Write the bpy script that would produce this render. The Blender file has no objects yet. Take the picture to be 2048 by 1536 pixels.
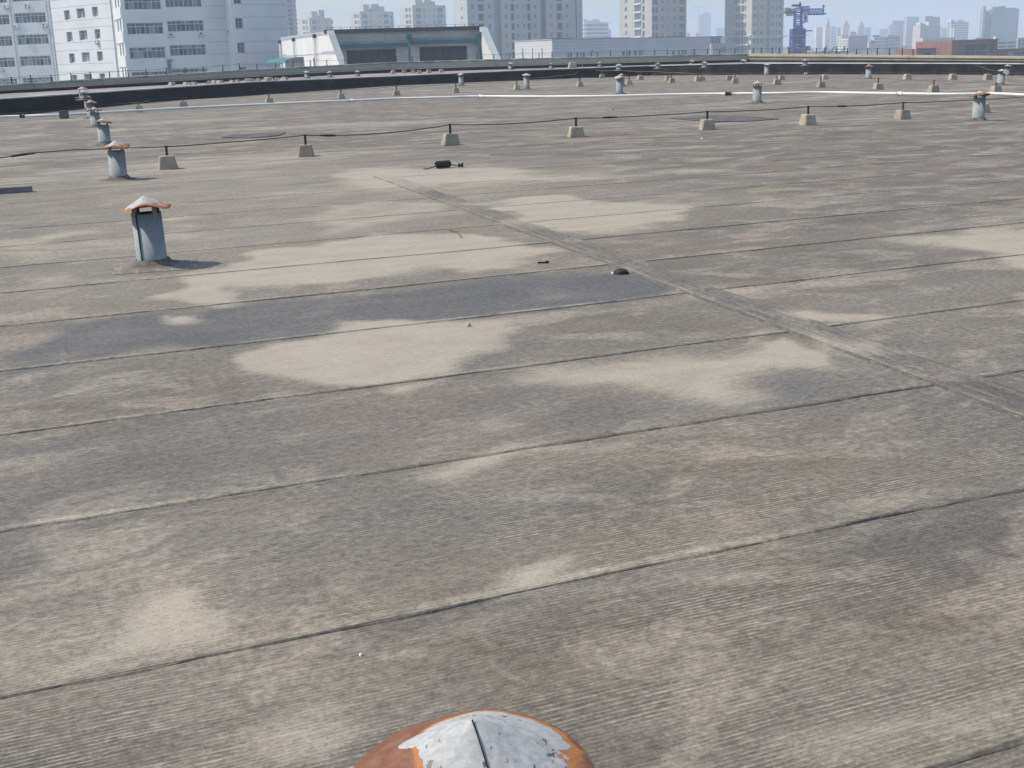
import bpy, math, random
import numpy as np
from mathutils import Vector, Matrix

# ---------------------------------------------------------------- camera, world, sun, exposure
scn = bpy.context.scene
COL = scn.collection
F, PITCH, ROLL, H = 2500.0, 0.26128491, 0.03026475, 1.5          # focal length in photo pixels (2048 wide), angles in radians, eye height
_f = np.array([0, math.cos(PITCH), -math.sin(PITCH)])
_d0 = np.array([0, -math.sin(PITCH), -math.cos(PITCH)])
_r0 = np.array([1.0, 0, 0])
_r = math.cos(ROLL) * _r0 + math.sin(ROLL) * _d0
_d = math.cos(ROLL) * _d0 - math.sin(ROLL) * _r0
camd = bpy.data.cameras.new('camera')
cam = bpy.data.objects.new('camera', camd)
COL.objects.link(cam)
camd.sensor_width = 36.0
camd.lens = F / 2048 * 36.0
camd.clip_start = 0.05
camd.clip_end = 20000
m = Matrix.Identity(4)
for i in range(3):
    m[i][0], m[i][1], m[i][2] = _r[i], -_d[i], -_f[i]
m[2][3] = H
cam.matrix_world = m
scn.camera = cam

SUN_EL = math.radians(52)
SUN_XY = (-0.991, 0.134)                                          # horizontal direction towards the sun
world = bpy.data.worlds.new('World')
scn.world = world
world.use_nodes = True
wn = world.node_tree.nodes
wl = world.node_tree.links
sky = wn.new('ShaderNodeTexSky')
sky.sky_type = 'NISHITA'
sky.sun_disc = False
sky.sun_elevation = SUN_EL
sky.sun_rotation = math.atan2(SUN_XY[0], SUN_XY[1])
sky.air_density = 1.3
sky.dust_density = 1.6
sky.ozone_density = 2.0
bg = wn['Background']
wl.new(sky.outputs[0], bg.inputs[0])
bg.inputs[1].default_value = 0.125
sund = bpy.data.lights.new('sun', 'SUN')
sund.energy = 3.3
sund.angle = math.radians(0.5)
sund.color = (1.0, 0.93, 0.80)
sun = bpy.data.objects.new('sun', sund)
COL.objects.link(sun)
sv = Vector((SUN_XY[0] * math.cos(SUN_EL), SUN_XY[1] * math.cos(SUN_EL), math.sin(SUN_EL)))
sun.rotation_euler = sv.to_track_quat('Z', 'Y').to_euler()
sun.location = (0, 0, 30)
scn.view_settings.view_transform = 'Standard'
scn.view_settings.look = 'None'
scn.view_settings.gamma = 1.0
scn.view_settings.use_curve_mapping = False
scn.view_settings.exposure = 0.42
scn.render.engine = 'CYCLES'
scn.cycles.use_denoising = True
scn.cycles.denoiser = 'OPENIMAGEDENOISE'
scn.cycles.denoising_input_passes = 'RGB_ALBEDO_NORMAL'
scn.cycles.denoising_prefilter = 'NONE'
scn.cycles.max_bounces = 5
scn.cycles.volume_bounces = 2

rnd = random.Random(7)
nrng = np.random.default_rng(5)

# ---------------------------------------------------------------- geometry helpers
def ray(px, py):
    c = np.array([(px - 1024) / F, (py - 768) / F, 1.0])
    return _r * c[0] + _d * c[1] + _f * c[2]

def at(px, py, z=0.0):
    """Point on the level z that is seen at (px, py)."""
    r = ray(px, py)
    t = (z - H) / r[2]
    return Vector((r[0] * t, r[1] * t, z))

def atY(px, py, Y):
    """Point at forward distance Y seen at (px, py)."""
    r = ray(px, py)
    t = Y / r[1]
    return Vector((r[0] * t, Y, H + r[2] * t))

def height_at(p, py):
    """Height above p (straight up) that is seen on image row py."""
    lo, hi = -2.0, 60.0
    for _ in range(50):
        z = (lo + hi) / 2
        q = np.array([p[0], p[1], z - H])
        y = q.dot(_d) / q.dot(_f) * F + 768
        if y > py:
            lo = z
        else:
            hi = z
    return lo

class MB:
    """Collects simple shapes and links them as one mesh object."""
    def __init__(self):
        self.v, self.f, self.mi, self.mats = [], [], [], []
    def mat(self, mtl):
        if mtl not in self.mats:
            self.mats.append(mtl)
        return self.mats.index(mtl)
    def add(self, vs, fs, mtl=None):
        o = len(self.v)
        k = self.mat(mtl) if mtl else 0
        self.v += [tuple(p) for p in vs]
        self.f += [tuple(i + o for i in q) for q in fs]
        self.mi += [k] * len(fs)
    def box(self, c, s, mtl=None, rz=0.0, taper=1.0):
        cx, cy, cz = c
        x, y, z = s[0] / 2, s[1] / 2, s[2] / 2
        ca, sa = math.cos(rz), math.sin(rz)
        vs = []
        for k, t in ((-z, 1.0), (z, taper)):
            for i, j in ((-x, -y), (x, -y), (x, y), (-x, y)):
                vs.append((cx + (i * ca - j * sa) * t, cy + (i * sa + j * ca) * t, cz + k))
        self.add(vs, [(3, 2, 1, 0), (4, 5, 6, 7), (0, 1, 5, 4), (1, 2, 6, 5), (2, 3, 7, 6), (3, 0, 4, 7)], mtl)
    def prism(self, poly, z0, z1, mtl=None):
        n = len(poly)
        vs = [(p[0], p[1], z0) for p in poly] + [(p[0], p[1], z1) for p in poly]
        fs = [tuple(reversed(range(n))), tuple(range(n, 2 * n))] + [(i, (i + 1) % n, n + (i + 1) % n, n + i) for i in range(n)]
        self.add(vs, fs, mtl)
    def tube(self, pts, r, n=6, mtl=None, caps=True):
        pts = [Vector(p) for p in pts]
        vs, fs = [], []
        for i, p in enumerate(pts):
            t = (pts[min(i + 1, len(pts) - 1)] - pts[max(i - 1, 0)]).normalized()
            a = t.cross(Vector((0, 0, 1)))
            if a.length < 1e-3:
                a = Vector((1, 0, 0))
            a.normalize()
            b = t.cross(a)
            rr = r[i] if isinstance(r, (list, tuple)) else r
            for k in range(n):
                w = 2 * math.pi * k / n
                vs.append(p + a * math.cos(w) * rr + b * math.sin(w) * rr)
        for i in range(len(pts) - 1):
            for k in range(n):
                fs.append((i * n + k, i * n + (k + 1) % n, (i + 1) * n + (k + 1) % n, (i + 1) * n + k))
        if caps:
            fs += [tuple(range(n)), tuple(reversed(range((len(pts) - 1) * n, len(pts) * n)))]
        self.add(vs, fs, mtl)
    def lathe(self, prof, n=24, mtl=None, wob=None, close=False, flip=False):
        vs, fs = [], []
        for j, (r, z) in enumerate(prof):
            for k in range(n):
                w = 2 * math.pi * k / n
                dr, dz = wob(w, j, r) if wob else (0, 0)
                vs.append(((r + dr) * math.cos(w), (r + dr) * math.sin(w), z + dz))
        for j in range(len(prof) - 1):
            for k in range(n):
                fs.append((j * n + k, j * n + (k + 1) % n, (j + 1) * n + (k + 1) % n, (j + 1) * n + k) if not flip else (j * n + k, (j + 1) * n + k, (j + 1) * n + (k + 1) % n, j * n + (k + 1) % n))
        if close:
            fs.append(tuple(range((len(prof) - 1) * n, len(prof) * n)))
        self.add(vs, fs, mtl)
    def mesh(self, name, smooth=False):
        me = bpy.data.meshes.new(name)
        me.from_pydata(self.v, [], self.f)
        for mt in self.mats:
            me.materials.append(mt)
        if len(self.mats) > 1:
            me.polygons.foreach_set('material_index', self.mi)
        if smooth:
            me.polygons.foreach_set('use_smooth', [True] * len(me.polygons))
        me.update()
        return me
    def build(self, name, mtl=None, parent=None, smooth=False, loc=None):
        me = self.mesh(name, smooth)
        if mtl and not self.mats:
            me.materials.append(mtl)
        return link(name, me, parent, loc)

def link(name, me, parent=None, loc=None, rz=0.0):
    o = bpy.data.objects.new(name, me)
    COL.objects.link(o)
    if parent:
        o.parent = parent
    if loc is not None:
        o.location = loc
    if rz:
        o.rotation_euler = (0, 0, rz)
    return o

def tag(o, label=None, cat=None, group=None, kind=None):
    if label: o['label'] = label
    if cat: o['category'] = cat
    if group: o['group'] = group
    if kind: o['kind'] = kind
    return o

def thing(name, label, cat, loc=(0, 0, 0), rz=0.0, group=None):
    o = bpy.data.objects.new(name, None)
    o.empty_display_size = 0.1
    COL.objects.link(o)
    o.location = loc
    o.rotation_euler = (0, 0, rz)
    return tag(o, label, cat, group)

# ---------------------------------------------------------------- materials
class NT:
    def __init__(self, name):
        self.m = bpy.data.materials.new(name)
        self.m.use_nodes = True
        self.n, self.l = self.m.node_tree.nodes, self.m.node_tree.links
        self.p = self.n['Principled BSDF']
    def node(self, t, **kw):
        x = self.n.new(t)
        for k, v in kw.items():
            setattr(x, k, v)
        return x
    def put(self, sock, v):
        if hasattr(v, 'is_output'):
            self.l.new(v, sock)
        elif v is not None:
            if isinstance(v, (tuple, list)) and len(v) == 3 and sock.type == 'RGBA':
                v = (*v, 1)
            sock.default_value = v
    def math(self, op, a, b=None, c=None, clamp=False):
        x = self.node('ShaderNodeMath', operation=op, use_clamp=clamp)
        self.put(x.inputs[0], a)
        if b is not None: self.put(x.inputs[1], b)
        if c is not None: self.put(x.inputs[2], c)
        return x.outputs[0]
    def mix(self, fac, a, b, mode='MIX'):
        x = self.node('ShaderNodeMix', data_type='RGBA', blend_type=mode)
        self.put(x.inputs[0], fac)
        self.put(x.inputs[6], a)
        self.put(x.inputs[7], b)
        return x.outputs[2]
    def step(self, v, lo, hi, a=0.0, b=1.0):
        x = self.node('ShaderNodeMapRange', interpolation_type='SMOOTHSTEP')
        self.put(x.inputs[0], v)
        for i, q in enumerate((lo, hi, a, b)):
            self.put(x.inputs[1 + i], q)
        return x.outputs[0]
    def coord(self, scale=(1, 1, 1), rz=0.0, kind='Object', loc=(0, 0, 0)):
        t = self.node('ShaderNodeTexCoord')
        mp = self.node('ShaderNodeMapping')
        self.l.new(t.outputs[kind], mp.inputs[0])
        mp.inputs[1].default_value = loc
        mp.inputs[2].default_value = (0, 0, rz)
        mp.inputs[3].default_value = scale
        return mp.outputs[0]
    def scaled(self, vec, s):
        x = self.node('ShaderNodeMapping')
        self.l.new(vec, x.inputs[0])
        x.inputs[3].default_value = s
        return x.outputs[0]
    def noise(self, vec, scale=1.0, detail=3.0, rough=0.55, dist=0.0):
        x = self.node('ShaderNodeTexNoise')
        if vec is not None: self.l.new(vec, x.inputs['Vector'])
        x.inputs['Scale'].default_value = scale
        x.inputs['Detail'].default_value = detail
        x.inputs['Roughness'].default_value = rough
        x.inputs['Distortion'].default_value = dist
        return x.outputs[0]
    def rand(self):
        return self.node('ShaderNodeObjectInfo').outputs['Random']
    def attr(self, name):
        x = self.node('ShaderNodeAttribute', attribute_name=name)
        return x.outputs['Fac']
    def bump(self, h, strength=0.4, distance=0.005):
        x = self.node('ShaderNodeBump')
        x.inputs['Strength'].default_value = strength
        x.inputs['Distance'].default_value = distance
        self.l.new(h, x.inputs['Height'])
        self.l.new(x.outputs[0], self.p.inputs['Normal'])
    def done(self, color=None, rough=None, metal=None, spec=None):
        if color is not None: self.put(self.p.inputs['Base Color'], color)
        if rough is not None: self.put(self.p.inputs['Roughness'], rough)
        if metal is not None: self.put(self.p.inputs['Metallic'], metal)
        if spec is not None: self.put(self.p.inputs['Specular IOR Level'], spec)
        return self.m

def simple(name, col, rough=0.8, var=0.12, scale=1.0, metal=0.0, objvar=0.0, spec=0.3):
    """A plain weathered surface: one colour, uneven by noise and a little by object."""
    t = NT(name)
    n = t.noise(t.coord(), scale, 4)
    dark = tuple(c * (1 - var) for c in col)
    lite = tuple(min(1, c * (1 + var)) for c in col)
    c = t.mix(t.step(n, 0.3, 0.7), dark, lite)
    if objvar:
        k = t.math('MULTIPLY_ADD', t.rand(), 2 * objvar, 1 - objvar)
        cx = t.node('ShaderNodeVectorMath', operation='SCALE')
        t.l.new(c, cx.inputs[0])
        t.l.new(k, cx.inputs['Scale'])
        c = cx.outputs[0]
    return t.done(c, rough, metal, spec)

STRIP_ANG = math.atan(0.41)
CU, SU = math.cos(STRIP_ANG), math.sin(STRIP_ANG)
PITCHW = 1.305 * CU                                                # width of one felt sheet
V0 = 3.30 * CU                                                     # where the first seam lies

def roof_material(name='bitumen_felt', ang=None, seams=True):
    t = NT(name)
    uv = t.coord(rz=-(STRIP_ANG if ang is None else ang))                                    # x along the sheets, y across them
    sep = t.node('ShaderNodeSeparateXYZ')
    t.l.new(uv, sep.inputs[0])
    U, V = sep.outputs[0], sep.outputs[1]
    big = t.noise(t.scaled(uv, (0.35, 0.75, 1)), 1.0, 5, 0.6, 0.3)
    mid = t.noise(t.scaled(uv, (1.4, 2.1, 1)), 1.0, 7, 0.68, 0.4)
    cloud = t.noise(t.scaled(uv, (1.25, 1.9, 1)), 1.0, 7, 0.66, 0.8)
    streak = t.noise(t.scaled(uv, (3.0, 22, 1)), 1.0, 5, 0.7)
    warp = t.noise(t.scaled(uv, (2.0, 5.0, 1)), 1.0, 3, 0.5)
    Vw = t.math('MULTIPLY_ADD', warp, 0.030, V)
    comb = t.node('ShaderNodeCombineXYZ')
    t.l.new(U, comb.inputs[0]); t.l.new(Vw, comb.inputs[1])
    ridge = t.noise(t.scaled(comb.outputs[0], (3.6, 62, 1)), 1.0, 4, 0.62)
    ridge2 = t.noise(t.scaled(comb.outputs[0], (26.0, 135, 1)), 1.0, 3, 0.65)
    speck = t.noise(uv, 95.0, 2, 0.6)
    grit = t.noise(uv, 260.0, 1, 0.5)
    grain = t.noise(t.scaled(uv, (1.0, 1.25, 1)), 26.0, 8, 0.80)
    wide = t.noise(t.scaled(uv, (0.13, 0.42, 1)), 1.0, 5, 0.62, 0.5)
    # sheet colour: brown grey to blue grey, sheet by sheet and cloud by cloud
    base = t.mix(t.step(big, 0.40, 0.60), (0.124, 0.100, 0.075), (0.108, 0.098, 0.084))
    fresh = t.math('MULTIPLY', t.attr('fresh'), t.step(t.noise(t.scaled(uv, (0.8, 2.4, 1)), 1.0, 5, 0.65), 0.30, 0.58, 0.70, 1.0))
    base = t.mix(fresh, base, (0.094, 0.096, 0.101))
    tint = t.math('MULTIPLY_ADD', t.rand(), 0.22, 0.89)
    sc = t.node('ShaderNodeVectorMath', operation='SCALE')
    t.l.new(base, sc.inputs[0]); t.l.new(tint, sc.inputs['Scale'])
    base = sc.outputs[0]
    # embossed ribs of the felt, wandering a little
    wv = t.noise(t.scaled(uv, (0.9, 5.0, 1)), 1.0, 3, 0.55)
    rib = t.math('SINE', t.math('MULTIPLY_ADD', V, 6.2832 / 0.0165, t.math('MULTIPLY', wv, 26.0)))
    rib = t.math('MULTIPLY_ADD', rib, 0.5, 0.5)
    # worn light crests of the rolled ridges
    patchy = t.step(t.noise(t.scaled(uv, (1.5, 2.3, 1)), 1.0, 5, 0.65), 0.36, 0.64)
    ridge = t.math('ADD', t.math('MULTIPLY', ridge, 0.60), t.math('MULTIPLY', rib, 0.40))
    rd = t.math('MULTIPLY', t.step(ridge, 0.50, 0.70), t.math('MULTIPLY_ADD', patchy, 0.74, 0.14))
    rd = t.math('MULTIPLY', rd, t.step(t.noise(t.scaled(uv, (22, 60, 1)), 1.0, 3, 0.7), 0.36, 0.60, 0.25, 1.15))
    rd = t.math('MAXIMUM', rd, t.math('MULTIPLY', t.step(ridge2, 0.56, 0.72), 0.42))
    rd = t.math('MULTIPLY', rd, t.math('SUBTRACT', 1.0, t.math('MULTIPLY', fresh, 0.75)))
    col = t.mix(rd, base, (0.31, 0.272, 0.218))
    dk = t.math('MULTIPLY', t.step(ridge, 0.46, 0.28), t.math('MULTIPLY_ADD', patchy, 0.5, 0.1))
    col = t.mix(dk, col, (0.078, 0.070, 0.066))
    blot = t.noise(t.scaled(uv, (0.8, 1.3, 1)), 1.0, 6, 0.66, 0.5)
    col = t.mix(t.step(blot, 0.50, 0.36, 0.0, 0.46), col, (0.078, 0.070, 0.066))
    # general dusting
    haze_ = t.math('MULTIPLY', t.attr('film'), t.step(mid, 0.25, 0.75, 0.55, 1.0))
    gd = t.math('MULTIPLY', t.step(cloud, 0.46, 0.60), t.step(mid, 0.36, 0.56))
    gd = t.math('MAXIMUM', t.math('MULTIPLY', gd, 0.50), t.math('MULTIPLY', t.step(streak, 0.55, 0.75), t.step(cloud, 0.36, 0.60, 0.0, 0.5)))
    gd = t.math('MAXIMUM', gd, haze_)
    gd = t.math('MULTIPLY', gd, t.math('SUBTRACT', 1.0, t.math('MULTIPLY', fresh, 0.8)))
    # pools where silt has dried
    da = t.math('ADD', t.attr('dust'), t.math('MULTIPLY_ADD', mid, 0.9, -0.45))
    da = t.math('ADD', da, t.math('MULTIPLY_ADD', streak, 0.35, -0.175))
    da = t.math('ADD', da, t.math('MULTIPLY_ADD', ridge, -0.25, 0.125))
    da = t.math('ADD', da, t.math('MULTIPLY_ADD', speck, 0.16, -0.08))
    pool = t.step(da, 0.14, 0.72)
    dust = t.math('MAXIMUM', gd, t.math('MULTIPLY', pool, t.step(t.noise(t.scaled(uv, (2.2, 4.0, 1)), 1.0, 6, 0.68), 0.30, 0.62, 0.74, 0.96)))
    silt = t.mix(t.step(cloud, 0.35, 0.6), (0.332, 0.298, 0.240), (0.354, 0.306, 0.246))
    col = t.mix(dust, col, silt)
    wd = t.math('MULTIPLY', t.step(wide, 0.50, 0.64), t.step(mid, 0.30, 0.60, 0.1, 0.62))
    col = t.mix(t.math('MULTIPLY', wd, t.math('SUBTRACT', 1.0, fresh)), col, silt)
    # seams: line, bleed strip on the near side, silt caught on the far side
    w2 = t.noise(t.scaled(uv, (1.6, 0.0, 1)), 1.0, 5, 0.62)
    sv_ = t.math('ADD', t.math('MULTIPLY_ADD', V, 1.0 / PITCHW, -V0 / PITCHW + 200.0), t.math('MULTIPLY_ADD', w2, 0.045, -0.0225))
    fr = t.math('FRACT', sv_)
    brk = t.noise(t.scaled(uv, (5.0, 2.0, 1)), 1.0, 4, 0.7)
    brk2 = t.noise(t.scaled(uv, (0.8, 2.0, 1)), 1.0, 2, 0.6)
    fade = t.math('MULTIPLY', t.step(V, 5.0, 13.0, 1.0, 0.38), t.step(t.noise(t.scaled(uv, (0.28, 0.9, 1)), 1.0, 3, 0.6), 0.38, 0.62, 0.08, 1.0)) if seams else 0.0
    b0 = t.math('MULTIPLY_ADD', brk2, 0.16, 0.83)
    bleed = t.math('MULTIPLY', t.step(fr, b0, t.math('ADD', b0, 0.035)), t.step(brk2, 0.30, 0.60, 0.12, 0.55))
    bleed = t.math('MULTIPLY', bleed, t.step(brk, 0.30, 0.55, 0.45, 1.0))
    fade = t.math('MULTIPLY', t.step(V, 5.0, 13.0, 1.0, 0.38), t.step(t.noise(t.scaled(uv, (0.28, 0.9, 1)), 1.0, 3, 0.6), 0.38, 0.62, 0.08, 1.0)) if seams else 0.0
    bleed = t.math('MULTIPLY', bleed, t.math('SUBTRACT', 1.0, t.math('MULTIPLY', pool, 0.85)))
    bl2 = t.math('MULTIPLY_ADD', t.math('SINE', t.math('MULTIPLY_ADD', fr, 6.2832 / 0.022, t.math('MULTIPLY', warp, 3.0))), 0.35, 0.65)
    bleed = t.math('MULTIPLY', bleed, bl2)
    col = t.mix(t.math('MULTIPLY', bleed, fade), col, (0.100, 0.092, 0.086))
    lite = t.math('MULTIPLY', t.step(fr, 0.060, 0.006), t.step(brk, 0.32, 0.58, 0.1, 0.95))
    col = t.mix(t.math('MULTIPLY', lite, fade), col, (0.37, 0.325, 0.25))
    line = t.math('MULTIPLY', t.step(t.math('ABSOLUTE', t.math('SUBTRACT', fr, 0.990)), 0.010, 0.002), t.math('MULTIPLY', t.step(brk, 0.42, 0.64, 0.0, 0.38), t.step(brk2, 0.38, 0.62, 0.15, 1.0)))
    col = t.mix(t.math('MULTIPLY', line, fade), col, (0.075, 0.066, 0.062))
    if not seams:
        ln = t.math('MULTIPLY', t.attr('line'), t.step(brk, 0.34, 0.6, 0.1, 0.85))
        col = t.mix(ln, col, (0.070, 0.060, 0.055))
        ll = t.math('MULTIPLY', t.attr('lite'), t.step(brk, 0.35, 0.6, 0.1, 0.95))
        col = t.mix(ll, col, (0.38, 0.33, 0.25))
    # grain at every scale
    gk = t.math('MULTIPLY_ADD', t.step(grain, 0.30, 0.70), 0.84, 0.58)
    gk = t.math('MULTIPLY_ADD', t.math('SUBTRACT', gk, 1.0), t.math('MULTIPLY_ADD', pool, -0.72, 1.0), 1.0)
    gs = t.node('ShaderNodeVectorMath', operation='SCALE')
    t.l.new(col, gs.inputs[0]); t.l.new(gk, gs.inputs['Scale'])
    col = gs.outputs[0]
    # speckle
    sp = t.math('MULTIPLY', t.step(speck, 0.57, 0.72), 0.34)
    col = t.mix(sp, col, (0.42, 0.38, 0.32))
    sp2 = t.math('MULTIPLY', t.step(speck, 0.42, 0.31), 0.5)
    col = t.mix(sp2, col, (0.085, 0.078, 0.074))
    h = t.math('ADD', t.math('MULTIPLY', ridge, 0.8), t.math('ADD', t.math('MULTIPLY', ridge2, 0.4), t.math('MULTIPLY', grit, 0.35)))
    h = t.math('ADD', h, t.math('MULTIPLY', grain, 0.9))
    h = t.math('MULTIPLY', h, t.math('SUBTRACT', 1.0, t.math('MULTIPLY', pool, 0.75)))
    t.bump(h, 0.75, 0.006)
    return t.done(col, 0.78, 0, 0.35)

def cap_material(name, front=False):
    """Flaking white paint over rusty sheet metal; rust eats in from the rim."""
    t = NT(name)
    oc = t.coord()
    sep = t.node('ShaderNodeSeparateXYZ')
    t.l.new(oc, sep.inputs[0])
    x, y, z = sep.outputs
    r = t.math('SQRT', t.math('ADD', t.math('MULTIPLY', x, x), t.math('MULTIPLY', y, y)))
    rr = t.math('DIVIDE', r, 0.175)
    lob = t.noise(oc, 14.0 if front else 16.0, 4, 0.6)
    fine = t.noise(oc, 70.0, 3, 0.6)
    if front:
        lx = t.math('DIVIDE', x, 0.175)
        ly = t.math('DIVIDE', y, 0.175)
        # rust eats further in on the left and near sides
        ed = t.math('ADD', rr, t.math('MULTIPLY', t.math('MAXIMUM', t.math('MULTIPLY', lx, -1.0), 0.0), 0.85))
        ed = t.math('SUBTRACT', ed, t.math('MULTIPLY', t.math('MAXIMUM', ly, 0.0), 0.06))
        ed = t.math('ADD', ed, t.math('MULTIPLY_ADD', lob, 0.46, -0.23))
        ed = t.math('ADD', ed, t.math('MULTIPLY_ADD', fine, 0.05, -0.025))
        # one island of paint left on the rusty side
        isl = t.math('SQRT', t.math('ADD', t.math('POWER', t.math('ADD', lx, 0.50), 2.0), t.math('POWER', t.math('ADD', ly, -0.13), 2.0)))
        isl = t.step(t.math('ADD', isl, t.math('MULTIPLY_ADD', lob, 0.25, -0.125)), 0.10, 0.115, 0.75, 0.0)
        ed = t.math('SUBTRACT', ed, isl)
        orange = t.step(ed, 0.78, 0.80)
        brown = t.step(ed, 0.85, 0.91)
    else:
        oi = t.node('ShaderNodeObjectInfo')
        sc_ = t.node('ShaderNodeSeparateColor')
        t.l.new(oi.outputs['Color'], sc_.inputs[0])
        k = t.math('MULTIPLY', sc_.outputs[0], 0.85)
        ed = t.math('ADD', rr, t.math('MULTIPLY_ADD', lob, 1.1, -0.55))
        thr = t.math('SUBTRACT', 1.12, k)
        ed = t.math('SUBTRACT', ed, thr)
        orange = t.step(ed, -0.03, 0.05)
        brown = t.step(ed, 0.04, 0.25)
    paint = t.mix(t.step(fine, 0.35, 0.65), (0.32, 0.325, 0.325), (0.43, 0.43, 0.42))
    blot = t.noise(oc, 20.0, 3, 0.5)
    paint = t.mix(t.step(blot, 0.60, 0.66, 0, 0.75), paint, (0.34, 0.31, 0.28))
    flake = t.noise(t.scaled(oc, (1.6, 0.75, 1)), 46.0, 5, 0.66)
    flake = t.math('ADD', flake, t.step(t.noise(oc, 17.0, 2, 0.5), 0.35, 0.62, -0.12, 0.035))
    paint = t.mix(t.step(flake, 0.60, 0.63, 0, 0.9), paint, (0.06, 0.06, 0.065))
    paint = t.mix(t.step(t.noise(oc, 34.0, 5, 0.7), 0.52, 0.66, 0, 0.45), paint, (0.28, 0.265, 0.25))
    c = t.mix(orange, paint, t.mix(t.step(fine, 0.3, 0.7), (0.34, 0.125, 0.030), (0.42, 0.185, 0.055)))
    c = t.mix(brown, c, t.mix(t.step(t.noise(oc, 26.0, 6, 0.72), 0.32, 0.68), (0.125, 0.046, 0.022), (0.225, 0.098, 0.054)))
    c = t.mix(t.math('MULTIPLY', brown, t.step(t.noise(oc, 120.0, 2, 0.6), 0.62, 0.72, 0, 0.6)), c, (0.07, 0.035, 0.03))
    geo = t.node('ShaderNodeNewGeometry')
    c = t.mix(geo.outputs['Backfacing'], c, (0.24, 0.105, 0.05))
    t.bump(t.math('ADD', t.math('MULTIPLY', fine, 0.6), t.math('SUBTRACT', 1.0, orange)), 0.5, 0.002)
    return t.done(c, 0.62, 0, 0.35)

def pipe_material():
    t = NT('galvanised_pipe')
    oc = t.coord()
    sep = t.node('ShaderNodeSeparateXYZ')
    t.l.new(oc, sep.inputs[0])
    n = t.noise(t.scaled(oc, (6, 6, 2.0)), 1.5, 4, 0.6)
    fine = t.noise(oc, 45.0, 3, 0.6)
    c = t.mix(t.step(n, 0.3, 0.7), (0.225, 0.255, 0.265), (0.295, 0.32, 0.325))
    c = t.mix(t.step(fine, 0.60, 0.75, 0, 0.35), c, (0.42, 0.43, 0.42))
    # bitumen daubed up the foot with a ragged edge
    zz = t.math('ADD', sep.outputs[2], t.math('MULTIPLY_ADD', t.noise(oc, 13.0, 3, 0.6), -0.22, 0.11))
    c = t.mix(t.step(zz, 0.050, 0.035), c, (0.045, 0.043, 0.044))
    return t.done(c, 0.7, 0.0, 0.2)

def concrete(name, col, stain=(0.12, 0.10, 0.08), sc=9.0):
    t = NT(name)
    oc = t.coord()
    n = t.noise(oc, sc, 5, 0.6)
    f = t.noise(oc, sc * 6, 2, 0.6)
    c = t.mix(t.step(n, 0.3, 0.7), tuple(x * 0.85 for x in col), tuple(x * 1.1 for x in col))
    c = t.mix(t.step(f, 0.62, 0.75, 0, 0.4), c, stain)
    k = t.math('MULTIPLY_ADD', t.rand(), 0.3, 0.85)
    x = t.node('ShaderNodeVectorMath', operation='SCALE')
    t.l.new(c, x.inputs[0]); t.l.new(k, x.inputs['Scale'])
    t.bump(f, 0.4, 0.004)
    return t.done(x.outputs[0], 0.9, 0, 0.2)

def parapet_material(name, a, b):
    t = NT(name)
    oc = t.coord()
    n = t.noise(t.scaled(oc, (0.5, 0.5, 3)), 1.0, 5, 0.65)
    dr = t.noise(t.scaled(oc, (3.0, 3.0, 0.25)), 1.0, 4, 0.6)
    c = t.mix(t.step(n, 0.3, 0.7), a, b)
    c = t.mix(t.step(dr, 0.55, 0.72, 0, 0.5), c, tuple(x * 0.55 for x in a))
    t.bump(n, 0.3, 0.01)
    return t.done(c, 0.9, 0, 0.2)

def cladding_material(name, a, b, line, bw, bh):
    """Pale facade tiles with fine joints; the joints are far too small to build."""
    t = NT(name)
    uvn = t.node('ShaderNodeUVMap')
    br = t.node('ShaderNodeTexBrick')
    br.offset = 0.0
    t.l.new(uvn.outputs[0], br.inputs['Vector'])
    t.put(br.inputs['Color1'], a); t.put(br.inputs['Color2'], b); t.put(br.inputs['Mortar'], line)
    br.inputs['Scale'].default_value = 1.0
    br.inputs['Mortar Size'].default_value = 0.022
    br.inputs['Mortar Smooth'].default_value = 0.4
    br.inputs['Brick Width'].default_value = bw
    br.inputs['Row Height'].default_value = bh
    n = t.noise(t.coord(), 0.08, 4)
    c = t.mix(t.step(n, 0.3, 0.7, 0, 0.25), br.outputs[0], line)
    return t.done(c, 0.6, 0, 0.3)

M = {}
M['roof'] = roof_material()
M['cover'] = roof_material('bitumen_cover_strip', STRIP_ANG + math.radians(86), False)
M['cap'] = cap_material('flaking_cap_paint')
M['cap_front'] = cap_material('flaking_cap_paint_near', True)
M['pipe'] = pipe_material()
M['inner'] = simple('dark_inner_metal', (0.035, 0.035, 0.04))
M['bracket'] = simple('bracket_metal', (0.16, 0.15, 0.14), 0.6, 0.3, 20)
M['collar'] = simple('bitumen_collar', (0.115, 0.098, 0.085), 0.85, 0.45, 14)
M['tar'] = simple('dark_bitumen', (0.021, 0.020, 0.023), 0.9, 0.45, 1.5, spec=0.08)
M['edge'] = simple('pale_metal_edge', (0.40, 0.42, 0.42), 0.5, 0.25, 0.8)
M['block'] = concrete('weathered_concrete_block', (0.36, 0.315, 0.25))
M['post'] = simple('dark_rusty_iron', (0.050, 0.042, 0.040), 0.7, 0.4, 30)
M['rustpost'] = simple('rusty_iron', (0.16, 0.075, 0.045), 0.8, 0.4, 30)
M['cable'] = simple('dark_cable', (0.060, 0.056, 0.052), 0.7, 0.3, 5)
M['tape'] = simple('black_tape', (0.018, 0.018, 0.02), 0.5)
M['browncable'] = simple('brown_cable', (0.17, 0.125, 0.085), 0.8, 0.3, 3)
M['pvc'] = simple('white_plastic_pipe', (0.72, 0.72, 0.71), 0.45, 0.05, 0.6)
M['box'] = concrete('grey_junction_box', (0.10, 0.105, 0.10))
M['parapet'] = parapet_material('grey_parapet_concrete', (0.36, 0.355, 0.315), (0.45, 0.44, 0.395))
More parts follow.
